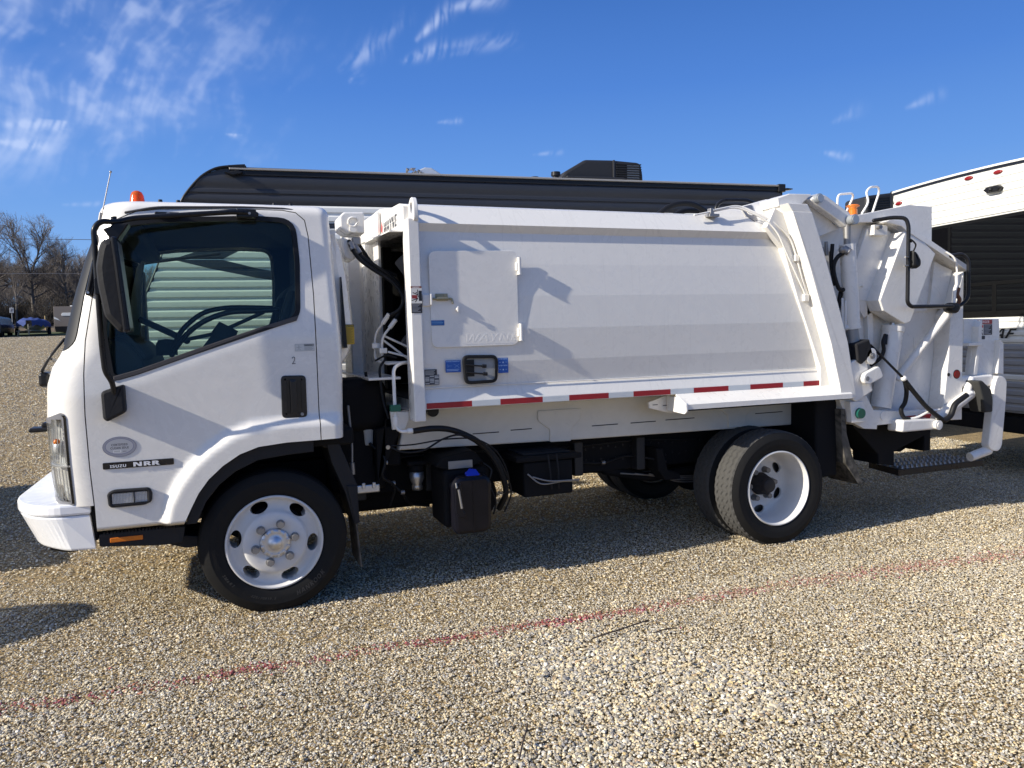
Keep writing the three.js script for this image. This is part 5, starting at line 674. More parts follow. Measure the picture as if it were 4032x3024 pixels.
  const br = part('brace_tube', rod([5.0, 1.585, 1.03], [4.615, 1.085, 0.90], 0.030), Mt.body, truck);
  const tp = part('tail_post', [prism([[5.055, 1.57], [5.095, 1.62], [5.19, 1.90], [5.19, 0.745], [5.0, 0.75], [4.99, 0.86], [5.04, 1.25]], 0.86, 1.0, 0.006), prism([[4.95, 1.62], [5.095, 1.62], [5.19, 1.92], [5.0, 1.98]], 0.86, 0.9)], Mt.body, truck);
  part('tail_lamp', rod([5.125, 1.105, 0.998], [5.125, 1.105, 1.008], 0.029), Mt.redlens, tp); part('lamp_grommet', rod([5.125, 1.105, 0.996], [5.125, 1.105, 1.004], 0.036), Mt.rubber, tp);
  part('post_hole', rod([5.04, 1.105, 0.998], [5.04, 1.105, 1.0025], 0.014), Mt.black, tp); part('tail_tape', [box(4.60, 4.70, 0.775, 0.81, 0.862, 1.003, 0.001), box(4.73, 4.86, 0.778, 0.812, 0.862, 1.003, 0.001), box(4.99, 5.09, 0.79, 0.825, 0.9, 1.0025, 0.001)], Mt.redTape, tp);
  part('slot_plate', [box(4.83, 4.86, 1.28, 1.40, 0.86, 0.863, 0.001), box(4.895, 4.92, 1.24, 1.40, 0.86, 0.863, 0.001)], Mt.body, hs);
  // plate with the danger notice
  const dp = part('notice_plate', [prism([[5.27, 1.535], [5.665, 1.528], [5.675, 1.40], [5.65, 1.30], [5.67, 1.07], [5.335, 1.08], [5.345, 1.2], [5.37, 1.335], [5.27, 1.338]], 0.90, 0.94, 0.004), box(5.26, 5.40, 1.32, 1.345, 0.86, 1.0, 0.003), prism([[5.36, 1.47], [5.40, 1.52], [5.395, 1.36], [5.36, 1.34]], 0.93, 1.0, 0.003), prism([[5.375, 1.33], [5.40, 1.33], [5.37, 1.09], [5.33, 1.09]], 0.93, 0.985, 0.003), prism([[5.62, 1.36], [5.66, 1.33], [5.665, 1.08], [5.60, 1.09]], 0.93, 0.985, 0.003)], Mt.body, truck);
  decal('danger_sign', 0.165, 0.155, 256, (c, W, H) => { c.fillStyle = '#d8d4cd'; c.clearRect(0, 0, W, H); c.fillRect(0, 0, W * 0.42, H); c.fillStyle = '#a2362f'; c.fillRect(0, 0, W, H * 0.22); c.fillStyle = '#f0ded8'; c.font = 'bold 44px sans-serif'; c.fillText('\u25B2DANGER', 8, H * 0.17, W - 16); c.fillStyle = '#c53732'; c.fillRect(8, H * 0.27, W * 0.36, H * 0.13); c.fillStyle = '#34363b'; c.fillRect(W * 0.42, H * 0.24, W * 0.58, H * 0.54); c.fillStyle = '#9a9ca2'; for (let i = 0; i < 7; i++) c.fillRect(W * 0.46, H * (0.29 + i * 0.068), W * (0.46 - 0.08 * (i % 3)), 8); c.strokeStyle = '#222'; c.lineWidth = 12; c.beginPath(); c.moveTo(16, H * 0.46); c.lineTo(70, H * 0.6); c.lineTo(92, H * 0.78); c.moveTo(70, H * 0.6); c.lineTo(40, H * 0.74); c.moveTo(50, H * 0.5); c.lineTo(90, H * 0.56); c.stroke(); c.fillStyle = '#34363b'; c.fillRect(0, H * 0.82, W * 0.52, H * 0.18); }, dp, [5.503, 1.445, 0.9415]);
  part('cross_tube', [box(5.165, 5.55, 0.99, 1.085, 0.90, 0.99, 0.02)], Mt.body, truck);
  part('container_arm', [prism(roundPoly([[5.55, 1.075], [5.62, 1.07], [5.66, 1.03], [5.655, 0.9], [5.615, 0.505], [5.575, 0.465], [5.50, 0.475], [5.46, 0.515], [5.50, 0.81], [5.515, 0.99]], 0.03), 0.95, 1.02, 0.008), rod([5.52, 0.475, 0.975], [5.33, 0.43, 0.96], 0.038, 0.036)], Mt.body, truck);
  part('rubber_stop', prism(roundPoly([[5.235, 1.05], [5.28, 1.055], [5.38, 0.98], [5.40, 0.90], [5.40, 0.80], [5.32, 0.80], [5.28, 0.92]], 0.015), 0.96, 1.10, 0.012), S(lin(0.03, 0.03, 0.028), { roughness: 0.9 }), truck);
  part('tilt_tube', [rod([4.86, 0.765, 1.04], [5.33, 0.975, 1.0], 0.044, 0.044, 24), rod([5.2, 0.95, 1.03], [5.30, 1.06, 0.98], 0.03)], Mt.body, truck);
  part('tilt_box', [prism(roundPoly([[4.465, 0.795], [4.80, 0.785], [4.835, 0.745], [4.82, 0.705], [4.455, 0.705]], 0.02), 0.96, 1.10, 0.012), rod([4.80, 0.74, 1.1], [4.80, 0.74, 1.125], 0.036), rod([4.80, 0.74, 1.125], [4.80, 0.74, 1.13], 0.02)], Mt.body, truck);
  part('control_cable', [pipe([[4.164, 1.378, 1.06], [4.475, 1.105, 1.09]], 0.0075), pipe([[4.185, 1.36, 1.07], [4.48, 1.10, 1.1]], 0.0065), hose([[4.47, 1.11, 1.09], [4.6, 0.98, 1.09], [4.70, 0.88, 1.1], [4.80, 0.805, 1.11], [4.87, 0.765, 1.11]], 0.018), hose([[4.86, 0.765, 1.11], [4.93, 0.80, 1.11], [4.98, 0.885, 1.11], [5.06, 0.93, 1.11], [5.10, 0.95, 1.11]], 0.021), hose([[4.49, 1.09, 1.09], [4.53, 1.0, 1.07], [4.525, 0.92, 1.06], [4.50, 0.87, 1.05], [4.525, 0.81, 1.05], [4.58, 0.79, 1.05]], 0.016)], Mt.rubber, truck);
  part('cable_joint', [pipe([[4.58, 0.795, 1.05], [4.65, 0.80, 1.06], [4.75, 0.845, 1.08], [4.85, 0.85, 1.08]], 0.009), rod([5.08, 0.94, 1.11], [5.15, 0.965, 1.11], 0.017), new THREE.SphereGeometry(0.022, 12, 8).translate(4.475, 1.105, 1.095)], Mt.body, truck);
  // grab rails, work lamp, beacon with its guard
  part('grab_rail', pipe([[4.28, 2.268, 1.0], [4.40, 2.285, 1.06], [4.468, 2.275, 1.11], [4.484, 2.22, 1.12], [4.478, 1.66, 1.12], [4.515, 1.632, 1.12], [4.95, 1.632, 1.10]], 0.0145, 0.06), Mt.black, truck);
  part('grab_rail', pipe([[5.06, 2.02, 0.99], [5.15, 2.035, 1.02], [5.203, 1.985, 1.03], [5.207, 1.70, 1.03], [5.15, 1.642, 1.02], [4.98, 1.62, 1.02]], 0.0145, 0.07), Mt.black, truck);
  part('rail_bolt', [rod([4.47, 1.99, 1.13], [4.43, 1.99, 1.14], 0.006), rod([4.47, 1.93, 1.13], [4.42, 1.925, 1.14], 0.006), rod([4.36, 2.225, 0.95], [4.36, 2.225, 0.99], 0.014)], Mt.dull, truck);
  part('work_lamp', [prism(roundPoly([[4.505, 2.045], [4.55, 2.02], [4.587, 1.965], [4.582, 1.925], [4.545, 1.905], [4.505, 1.92]], 0.02), 1.08, 1.15, 0.02), hose([[4.50, 2.10, 1.13], [4.475, 2.12, 1.14], [4.52, 2.08, 1.15], [4.52, 2.03, 1.13]], 0.006, 6)], Mt.rubber, truck);
  part('work_lamp', [prism(roundPoly([[4.925, 1.635], [4.97, 1.66], [5.05, 1.655], [5.065, 1.615], [5.03, 1.575], [4.95, 1.585]], 0.02), 1.02, 1.09, 0.02)], Mt.rubber, truck);
  part('lift_rope', [hose([[5.0, 2.05, 1.0], [5.05, 2.0, 1.03], [5.08, 1.92, 1.03], [5.083, 1.86, 1.03]], 0.008, 6), rod([5.08, 1.87, 1.03], [5.083, 1.80, 1.03], 0.014), pipe([[5.083, 1.80, 1.03], [5.06, 1.76, 1.03], [5.05, 1.64, 1.03]], 0.014), pipe([[5.09, 1.79, 1.03], [5.115, 1.75, 1.03], [5.10, 1.74, 1.03]], 0.007)], Mt.body, truck);
  part('rope_hook', [hose([[5.10, 1.77, 1.03], [5.075, 1.72, 1.04], [5.10, 1.68, 1.04], [5.085, 1.64, 1.03]], 0.014, 8)], Mt.rust, truck);
  part('beacon_guard', [pipe([[4.43, 2.35, 0.5], [4.415, 2.487, 0.5], [4.425, 2.55, 0.5], [4.57, 2.565, 0.5], [4.60, 2.54, 0.48], [4.57, 2.40, 0.42]], 0.0085, 0.04), pipe([[4.57, 2.39, 0.6], [4.64, 2.48, 0.6], [4.61, 2.56, 0.6], [4.655, 2.60, 0.6], [4.76, 2.61, 0.58], [4.80, 2.575, 0.55], [4.765, 2.38, 0.5]], 0.0085, 0.04)], Mt.body, truck);
  part('beacon', latheZ([[0.001, 0.05], [0.038, 0.048], [0.052, 0.042], [0.05, 0.034], [0.03, 0.022], [0.034, 0.0], [0.034, -0.07]], 24).rotateX(-Math.PI / 2).translate(4.575, 2.425, 0.5), Mt.orange, truck);
}

// ---------------------------------------------------------------- trailers behind the truck
function sidingGeo(x0, x1, y0, y1, rib, depth, uvf = (x, y) => [x, y]) { // pressed sheet: ribs run along x; x0 may follow y
  const rows = []; const n = Math.max(1, Math.round((y1 - y0) / rib)), h = (y1 - y0) / n;
  for (let k = 0; k < n; k++) for (const [f, d] of [[0.0, 0.0], [0.16, 0.0], [0.30, 1], [0.62, 1.08], [0.80, 1], [0.93, 0.12]]) rows.push([y0 + (k + f) * h, d * depth]);
  rows[0][1] = -0.002; rows.push([y1 - 0.0006, -0.001]);
  const p = [], ix = [], uv = []; const N = 24;
  rows.forEach(([y, d]) => { const a = typeof x0 === 'function' ? x0(y) : x0; for (let i = 0; i <= N; i++) { const x = lerp(a, x1, i / N); p.push(x, y, d); uv.push(...uvf(x, y)); } });
  for (let j = 0; j < rows.length - 1; j++) for (let i = 0; i < N; i++) { const q = j * (N + 1) + i; ix.push(q, q + 1, q + N + 1, q + 1, q + N + 2, q + N + 1); }
  let g = new THREE.BufferGeometry(); g.setAttribute('position', new THREE.Float32BufferAttribute(p, 3)); g.setAttribute('uv', new THREE.Float32BufferAttribute(uv, 2)); g.setIndex(ix); g.computeVertexNormals();
  return BGU.toCreasedNormals(g, 0.5);
}
const sidingM = { white: S(lin(0.74, 0.74, 0.70), { roughness: 0.38, map: grimeT }), grey: S(lin(0.28, 0.285, 0.30), { roughness: 0.4 }), dark: S(lin(0.030, 0.032, 0.038), { roughness: 0.42, map: grimeT }) };
function panelMesh(parent, x0, x1, y0, y1, rib, dep, mat, z = 0, uvf) { const m = new THREE.Mesh(sidingGeo(x0, x1, y0, y1, rib, dep, uvf), mat); m.name = 'siding_panel'; m.position.z = z; m.castShadow = m.receiveShadow = true; parent.add(m); return m; }
const NOSE = [[0.65, -0.78], [0.95, -1.02], [1.3, -1.08], [1.6, -0.99], [1.951, -0.856], [2.157, -0.769], [2.364, -0.682], [2.55, -0.61], [2.8, -0.515], [2.894, -0.452], [3.01, -0.348], [3.06, -0.28], [3.098, -0.2], [3.12, -0.06]];
{
  const t = thing('travel_trailer', 'white travel trailer with a charcoal top band parked right behind the garbage truck', 'travel trailer', [0.031, 0, -2.279], -0.084);
  const nose = (y) => table(NOSE, y);
  part('trailer_body', [prism([...NOSE.map((p) => [p[1] + 0.008, p[0]]), [5.80, 3.10], [5.80, 0.65]], -2.42, -0.012)], sidingM.dark, t);
  part('chassis', [box(-1.9, 5.7, 0.50, 0.65, -1.5, -0.9, 0.02), box(-0.6, 5.6, 0.55, 0.66, -2.3, -0.1, 0.02)], Mt.chassis, t);
  const ys = [0.65, 1.0, 1.36, 1.72, 2.08, 2.44, 2.775];
  { // white sheet with the printed dark arrow
    const c = document.createElement('canvas'); c.width = c.height = 1024; const q = c.getContext('2d'), X = (u) => ((u + 1.0) / 3.0) * 1024, Y = (y) => (1 - (y - 1.72) / 1.055) * 1024;
    q.fillStyle = '#e1e1dc'; q.fillRect(0, 0, 1024, 1024); for (let i = 0; i < 900; i++) { q.fillStyle = 'rgba(120,115,100,' + (0.03 + 0.05 * rnd()) + ')'; q.fillRect(rnd() * 1024, rnd() * 1024, 4 + rnd() * 30, 1 + rnd() * 2); }
    q.fillStyle = '#26282d'; const P = (a) => { q.beginPath(); a.forEach((p, i) => (i ? q.lineTo(X(p[0]), Y(p[1])) : q.moveTo(X(p[0]), Y(p[1])))); q.closePath(); q.fill(); };
    P([[-0.62, 2.272], [-0.299, 2.378], [0.5, 2.60], [1.9, 2.66], [1.9, 2.59], [0.75, 2.56], [0.35, 2.50], [0.014, 2.38], [-0.193, 2.272]]);
    P([[-0.62, 2.264], [-0.29, 2.180], [0.10, 2.096], [0.6, 2.03], [1.9, 1.98], [1.9, 2.06], [0.6, 2.10], [0.10, 2.186], [-0.193, 2.264]]);
    const tex = new THREE.CanvasTexture(c); tex.colorSpace = THREE.SRGBColorSpace;
    const pm = S(0xffffff, { roughness: 0.38, map: tex }); tex.wrapS = tex.wrapT = THREE.ClampToEdgeWrapping;
    for (let i = 0; i < 6; i++) { const printed = ys[i] >= 1.7; if (printed) { panelMesh(t, nose, 1.98, ys[i], ys[i + 1], 0.09, 0.012, pm, 0, (x, y) => [(x + 1) / 3, (y - 1.72) / 1.055]); panelMesh(t, 1.98, 5.80, ys[i], ys[i + 1], 0.09, 0.012, sidingM.white); } else panelMesh(t, nose, 5.80, ys[i], ys[i + 1], 0.09, 0.012, sidingM.white); }
  }
  for (const [a, b] of [[2.775, 2.865], [2.865, 2.922], [2.922, 3.045]]) panelMesh(t, nose, 5.80, a, b, b - a, 0.007, sidingM.dark);
  const edge = part('corner_trim', [new THREE.TubeGeometry(new THREE.CatmullRomCurve3(NOSE.map((p) => V(p[1] - 0.004, p[0] + 0.004, 0.0)).concat([V(0.04, 3.133, 0.0)])), 80, 0.013, 8)], Mt.black, t);
  part('roof_rail', [box(-0.10, 5.74, 3.088, 3.108, -0.03, 0.028, 0.006)], S(lin(0.36, 0.33, 0.29), { roughness: 0.45, metalness: 0.3 }), t);
  part('gutter', [box(-0.08, 5.79, 3.04, 3.087, -0.02, 0.014, 0.006)], Mt.black, t);
  part('roof_sheet', prism([[-0.05, 3.10], [5.80, 3.10], [5.80, 3.118], [-0.05, 3.118]], -2.42, -0.02), S(lin(0.55, 0.55, 0.53)), t);
  part('gutter_end', [box(5.735, 5.825, 3.03, 3.118, -0.03, 0.035, 0.008), prism([[5.82, 3.07], [5.90, 3.065], [5.90, 3.055], [5.82, 3.045]], -0.02, 0.06, 0.004)], Mt.black, t);
  part('gutter_spout', [prism([[-0.14, 3.055], [-0.09, 3.06], [-0.03, 3.075], [0.02, 3.06], [0.0, 3.045], [-0.07, 3.03]], 0.0, 0.07, 0.006), box(-0.11, 0.05, 3.108, 3.128, -0.06, 0.03, 0.004)], Mt.black, t);
  const ac = part('air_conditioner', [prism(roundPoly([[3.285, 3.10], [3.30, 3.20], [3.36, 3.28], [3.60, 3.418], [3.93, 3.424], [4.24, 3.408], [4.275, 3.39], [4.30, 3.27], [4.302, 3.10]], 0.03), -1.20, -0.45, 0.03)], S(lin(0.014, 0.014, 0.016), { roughness: 0.6 }), t, 'black roof air conditioner');
  part('cover_flange', [box(3.36, 4.05, 3.20, 3.225, -0.47, -0.40, 0.01), prism([[3.36, 3.13], [4.04, 3.13], [4.06, 3.2], [3.38, 3.2]], -0.46, -0.435, 0.006), box(3.925, 3.95, 3.22, 3.42, -0.452, -0.435, 0.004)], S(lin(0.02, 0.02, 0.022), { roughness: 0.5 }), ac);
  for (let i = 0; i < 9; i++) part('slat', box(3.965, 4.285 - 0.002 * i, 3.16 + i * 0.0265, 3.172 + i * 0.0265, -0.453, -0.432, 0.003, 1), Mt.plastic, ac);
  part('fin_coil', [box(4.10, 4.25, 3.15, 3.38, -0.452, -0.447, 0.001)], Mt.dull, ac);
  part('vent_pipe', [rod([3.23, 3.10, -0.4], [3.23, 3.225, -0.4], 0.036), rod([3.23, 3.215, -0.4], [3.23, 3.256, -0.4], 0.052, 0.05)], Mt.black, t);
  part('vent_pipe', [rod([2.987, 3.10, -0.4], [2.987, 3.196, -0.4], 0.048, 0.044)], Mt.black, t);
  const rv = part('roof_vent', [prism([[1.58, 3.10], [1.99, 3.10], [1.99, 3.19], [1.87, 3.262], [1.80, 3.266], [1.60, 3.18]], -0.75, -0.42, 0.012)], S(lin(0.60, 0.62, 0.63), { roughness: 0.3, metalness: 0.4 }), t); part('vent_skirt', [box(1.72, 1.995, 3.10, 3.193, -0.43, -0.405, 0.004)], Mt.black, rv);
  const torn = []; for (let i = 0; i < 14; i++) torn.push(new THREE.TetrahedronGeometry(rr(0.018, 0.035)).rotateY(rr(0, 6)).translate(rr(1.6, 1.78), 3.18 + rr(0, 0.055), -0.41)); part('torn_foil', torn, Mt.dull, rv);
  for (const x of [2.3, 3.2]) { const w = new THREE.Group(); w.name = 'wheel'; w.position.set(x, 0.36, -0.22); t.add(w); part('tyre', latheZ([[0.19, 0.09], [0.25, 0.105], [0.33, 0.1], [0.36, 0.07], [0.362, 0], [0.36, -0.07], [0.33, -0.1], [0.19, -0.09]], 40), Mt.tyre, w); part('rim', latheZ([[0.19, 0.09], [0.18, 0.05], [0.1, 0.03], [0.001, 0.04]], 32), Mt.alu, w); }
  part('skirt', box(-0.7, 5.7, 0.52, 0.66, -0.05, -0.015, 0.01), Mt.black, t);
}
{
  const t = thing('travel_trailer', 'white travel trailer at the right edge with a wide black rear window', 'travel trailer', [6.943, 0, -1.299], -1.6844);
  part('trailer_body', [prism([[0.006, 0.64], [2.55, 0.64], [2.55, 2.90], [2.0, 2.95], [1.3, 2.97], [0.3, 2.97], [0.006, 2.96]], -8.5, -0.014)], sidingM.white, t);
  const P = (y0, y1, rib, m) => panelMesh(t, 0.012, 2.54, y0, y1, rib, 0.010, m);
  P(2.52, 2.72, 0.066, sidingM.white); P(2.72, 2.93, 0.066, sidingM.white); P(1.29, 1.55, 0.065, sidingM.white); P(1.003, 1.29, 0.072, sidingM.grey); P(0.937, 1.003, 0.066, sidingM.white); P(0.64, 0.937, 0.074, sidingM.grey);
  panelMesh(t, 0.012, 0.30, 1.55, 2.52, 0.07, 0.010, sidingM.white);
  const crest = span(0, 2.55, 0.15).map((x) => [x, 3.008 - 0.022 * ((x - 0.95) / 0.95) ** 2 * (x < 0.95 ? 0.9 : 1.05)]); const band = (a, b, z0, z1) => prism([...crest.map((p) => [p[0], p[1] + b]), ...crest.slice().reverse().map((p) => [p[0], p[1] + a])], z0, z1, 0.002);
  part('roof_edge', band(-0.040, -0.016, -0.02, 0.016), Mt.gloss, t); part('roof_cap', band(-0.016, 0.004, -8.5, 0.022), sidingM.white, t); part('roof_fascia', band(-0.12, -0.040, -0.01, 0.0065), sidingM.white, t);
  part('corner_trim', [box(-0.03, 0.012, 0.64, 3.0, -0.06, 0.02, 0.008)], Mt.black, t);
  const w = part('rear_window', [box(0.30, 2.42, 1.553, 2.515, -0.012, 0.018, 0.006)], new THREE.MeshPhysicalMaterial({ color: lin(0.005, 0.005, 0.005), roughness: 0.5, specularIntensity: 0.3 }), t);
  part('window_pane', [box(0.34, 2.38, 1.895, 2.485, 0.012, 0.0205, 0.001)], new THREE.MeshPhysicalMaterial({ color: lin(0.004, 0.004, 0.005), roughness: 0.02, specularIntensity: 0.27, specularColor: new THREE.Color(0.75, 1, 0.95) }), w);
  part('window_pane', [box(0.34, 1.345, 1.61, 1.855, 0.012, 0.0205, 0.001), box(1.395, 2.38, 1.61, 1.855, 0.012, 0.0205, 0.001)], new THREE.MeshPhysicalMaterial({ color: lin(0.004, 0.004, 0.005), roughness: 0.03, specularIntensity: 0.27, specularColor: new THREE.Color(0.75, 1, 0.95) }), w);
  part('mullion', [box(0.32, 2.40, 1.857, 1.893, 0.012, 0.026, 0.003), box(1.347, 1.393, 1.59, 1.857, 0.012, 0.025, 0.003), box(0.80, 0.83, 1.9, 2.49, 0.012, 0.023, 0.002)], new THREE.MeshPhysicalMaterial({ color: lin(0.004, 0.004, 0.004), roughness: 0.5, specularIntensity: 0.3 }), w);
  for (const [x, y] of [[0.098, 2.845], [1.044, 2.935], [1.384, 2.925], [1.72, 2.92]]) part('marker_lamp', new THREE.SphereGeometry(1, 20, 12).scale(0.052, 0.021, 0.02).translate(x, y, 0.012), Mt.redlens, t);
  part('rear_camera', [prism(roundPoly([[1.255, 2.775], [1.30, 2.80], [1.42, 2.798], [1.455, 2.768], [1.42, 2.735], [1.30, 2.738]], 0.01), 0.0, 0.06, 0.012), new THREE.SphereGeometry(0.022, 14, 10).translate(1.35, 2.765, 0.06)], Mt.black, t);
  decal('trailer_lettering', 0.47, 0.105, 512, (c, W, H) => { c.clearRect(0, 0, W, H); c.fillStyle = '#101114'; c.save(); c.transform(1.42, 0, -0.30, 1, 26, 0); c.font = 'italic bold 140px sans-serif'; c.fillText('RAF', 0, H * 0.95); c.restore(); }, t, [1.475, 1.392, 0.0135]);
  part('bumper', [box(0.1, 2.45, 0.44, 0.60, -0.25, -0.02, 0.02), box(0.1, 2.5, 0.5, 0.645, -8.4, -0.05, 0.02)], Mt.chassis, t);
  for (const z of [-3.4, -4.4]) for (const x of [0.25, 2.3]) { const g = new THREE.Group(); g.name = 'wheel'; g.position.set(x, 0.36, z); g.rotation.y = Math.PI / 2; t.add(g); part('tyre', latheZ([[0.19, 0.09], [0.33, 0.1], [0.36, 0.07], [0.362, 0], [0.36, -0.07], [0.33, -0.1], [0.19, -0.09]], 36), Mt.tyre, g); }
}
{
  const t = thing('travel_trailer', 'far travel trailer of which only the black roof air conditioner shows above the hopper', 'travel trailer', [8.4, 0, -3.05], -0.1);
  part('trailer_body', [box(0, 6, 0.6, 3.05, -2.4, 0, 0.06)], sidingM.white, t);
  for (let i = 0; i < 5; i++) panelMesh(t, 0.06, 5.94, 0.7 + i * 0.44, 1.14 + i * 0.44, 0.09, 0.01, sidingM.white, 0.002);
  part('chassis', box(0.2, 5.8, 0.35, 0.62, -2.2, -0.2, 0.02), Mt.chassis, t);
  const ac = part('air_conditioner', [prism(roundPoly([[0.16, 3.03], [0.17, 3.345], [0.22, 3.37], [0.78, 3.44], [0.95, 3.42], [1.1, 3.03]], 0.03), -0.75, -0.28, 0.03)], S(lin(0.014, 0.014, 0.016), { roughness: 0.6 }), t);
  for (let i = 0; i < 7; i++) part('slat', prism([[0.19, 3.12 + i * 0.032], [0.70, 3.135 + i * 0.037], [0.70, 3.148 + i * 0.037], [0.19, 3.132 + i * 0.032]], -0.285, -0.262, 0.002), Mt.plastic, ac);
  for (const x of [2.4, 3.3]) { const g = new THREE.Group(); g.name = 'wheel'; g.position.set(x, 0.36, -0.2); t.add(g); part('tyre', latheZ([[0.19, 0.09], [0.33, 0.1], [0.36, 0.07], [0.362, 0], [0.36, -0.07], [0.33, -0.1], [0.19, -0.09]], 30), Mt.tyre, g); }
}
// the low trailer parked ahead of the truck, out of the frame: its shadow falls into the left foreground
{
  const t = thing('utility_trailer', 'low steel utility trailer left of the frame whose shadow reaches the gravel', 'trailer', [-3.2, 0, -0.50], 0.12);
  part('bed', [box(-1.9, 0, 0.45, 0.52, -3.6, 0, 0.01)], Mt.dull, t);
  for (const [x0, x1, z0, z1] of [[-0.04, 0, -3.6, 0], [-1.9, -1.86, -3.6, 0], [-1.86, -0.04, -0.04, 0], [-1.86, -0.04, -3.6, -3.56]]) part('side_board', box(x0, x1, 0.52, 1.0, z0, z1, 0.006), S(lin(0.12, 0.12, 0.13)), t);
  part('drawbar', [rod([-1.7, 0.45, 0], [-0.95, 0.45, 1.35], 0.04), rod([-0.2, 0.45, 0], [-0.95, 0.45, 1.35], 0.04), rod([-0.95, 0.2, 1.2], [-0.95, 0.8, 1.2], 0.03)], Mt.chassis, t);
  part('spare_tyre', latheZ([[0.17, 0.09], [0.24, 0.11], [0.31, 0.1], [0.345, 0.07], [0.347, 0], [0.345, -0.07], [0.31, -0.1], [0.17, -0.09]], 36).scale(1.15, 1.15, 1.15).rotateY(1.25).translate(-0.28, 0.80, 1.22), Mt.tyre, t); part('spare_carrier', [rod([-0.4, 0.46, 0.35], [-0.28, 0.8, 1.18], 0.03)], Mt.chassis, t);
  for (const x of [-2.0, 0.1]) { const g = new THREE.Group(); g.name = 'wheel'; g.position.set(x, 0.33, -1.9); g.rotation.y = Math.PI / 2; t.add(g); part('tyre', latheZ([[0.17, 0.09], [0.24, 0.1], [0.31, 0.09], [0.33, 0.06], [0.332, 0], [0.33, -0.06], [0.31, -0.09], [0.17, -0.09]], 30), Mt.tyre, g); }
}
// ---------------------------------------------------------------- the far side of the lot
{
  const b = thing('boat_trailer', 'pale fishing boat on a trailer under a blue tarp at the far lot edge', 'boat', [-12.5, gh(-12.5, -57), -57.2], 0.12);
  const hull = [], tp = []; const N = 10, rows = [];
  const sec = (s) => { const w = 1.03 * Math.pow(Math.min(1, s * 1.5 + 0.03), 0.55), k = 0.35 + 0.30 * (1 - s) ** 2, gy = 0.98 + 0.14 * (1 - s); return { w, k, gy }; };
  const mk = (f, n) => { const p = [], ix = []; for (let j = 0; j <= 12; j++) for (let i = 0; i <= n; i++) p.push(...f(j / 12, i / n)); for (let j = 0; j < 12; j++) for (let i = 0; i < n; i++) { const q = j * (n + 1) + i; ix.push(q, q + 1, q + n + 1, q + 1, q + n + 2, q + n + 1); } const g = new THREE.BufferGeometry(); g.setAttribute('position', new THREE.Float32BufferAttribute(p, 3)); g.setIndex(ix); g.computeVertexNormals(); return g; };
  part('hull', mk((s, t) => { const { w, k, gy } = sec(s), a = t * 2 - 1, x = w * a, y = k + (gy - k) * Math.pow(Math.abs(a), 1.35); return [x, y, -s * 5.4]; }, 16), S(lin(0.42, 0.42, 0.38), { roughness: 0.3 }), b);
  part('tarp', mk((s, t) => { const { w, gy } = sec(s), a = t * 2 - 1, hump = 0.36 * ss(0.02, 0.3, s) * (0.85 + 0.15 * Math.sin(s * 21)); const e = Math.abs(a) > 0.85 ? (Math.abs(a) - 0.85) / 0.15 : 0; return [(w + 0.03) * Math.min(1, Math.abs(a) / 0.85) * Math.sign(a), gy + 0.02 + hump * Math.sqrt(Math.max(0, 1 - (a / 0.85) ** 2)) * (1 - 0.25 * Math.abs(Math.sin(a * 6 + s * 9))) - e * (0.34 + 0.1 * Math.sin(s * 30 + a)), -s * 5.4 + 0.02]; }, 24), S(lin(0.016, 0.04, 0.17), { roughness: 0.7 }), b);
  part('trailer_frame', [rod([-0.75, 0.42, -4.8], [-0.08, 0.42, 0.5], 0.045), rod([0.75, 0.42, -4.8], [0.08, 0.42, 0.5], 0.045), rod([-1.0, 0.34, -3.4], [1.0, 0.34, -3.4], 0.05), rod([-0.9, 0.40, -1.5], [0.9, 0.40, -1.5], 0.04), rod([0, 0.1, 0.45], [0, 0.85, 0.45], 0.045), rod([-0.75, 0.05, -0.4], [-0.6, 0.5, -0.4], 0.05)], S(lin(0.22, 0.21, 0.15)), b);
  for (const x of [-1.02, 1.02]) { const g = new THREE.Group(); g.name = 'wheel'; g.position.set(x, 0.33, -3.4); g.rotation.y = Math.PI / 2; b.add(g); part('tyre', latheZ([[0.17, 0.1], [0.3, 0.11], [0.33, 0.06], [0.332, 0], [0.33, -0.06], [0.3, -0.11], [0.17, -0.1]], 24), Mt.tyre, g); part('fender', box(-0.42, 0.42, 0.34, 0.4, -0.14, 0.14, 0.03), Mt.black, g); }
}
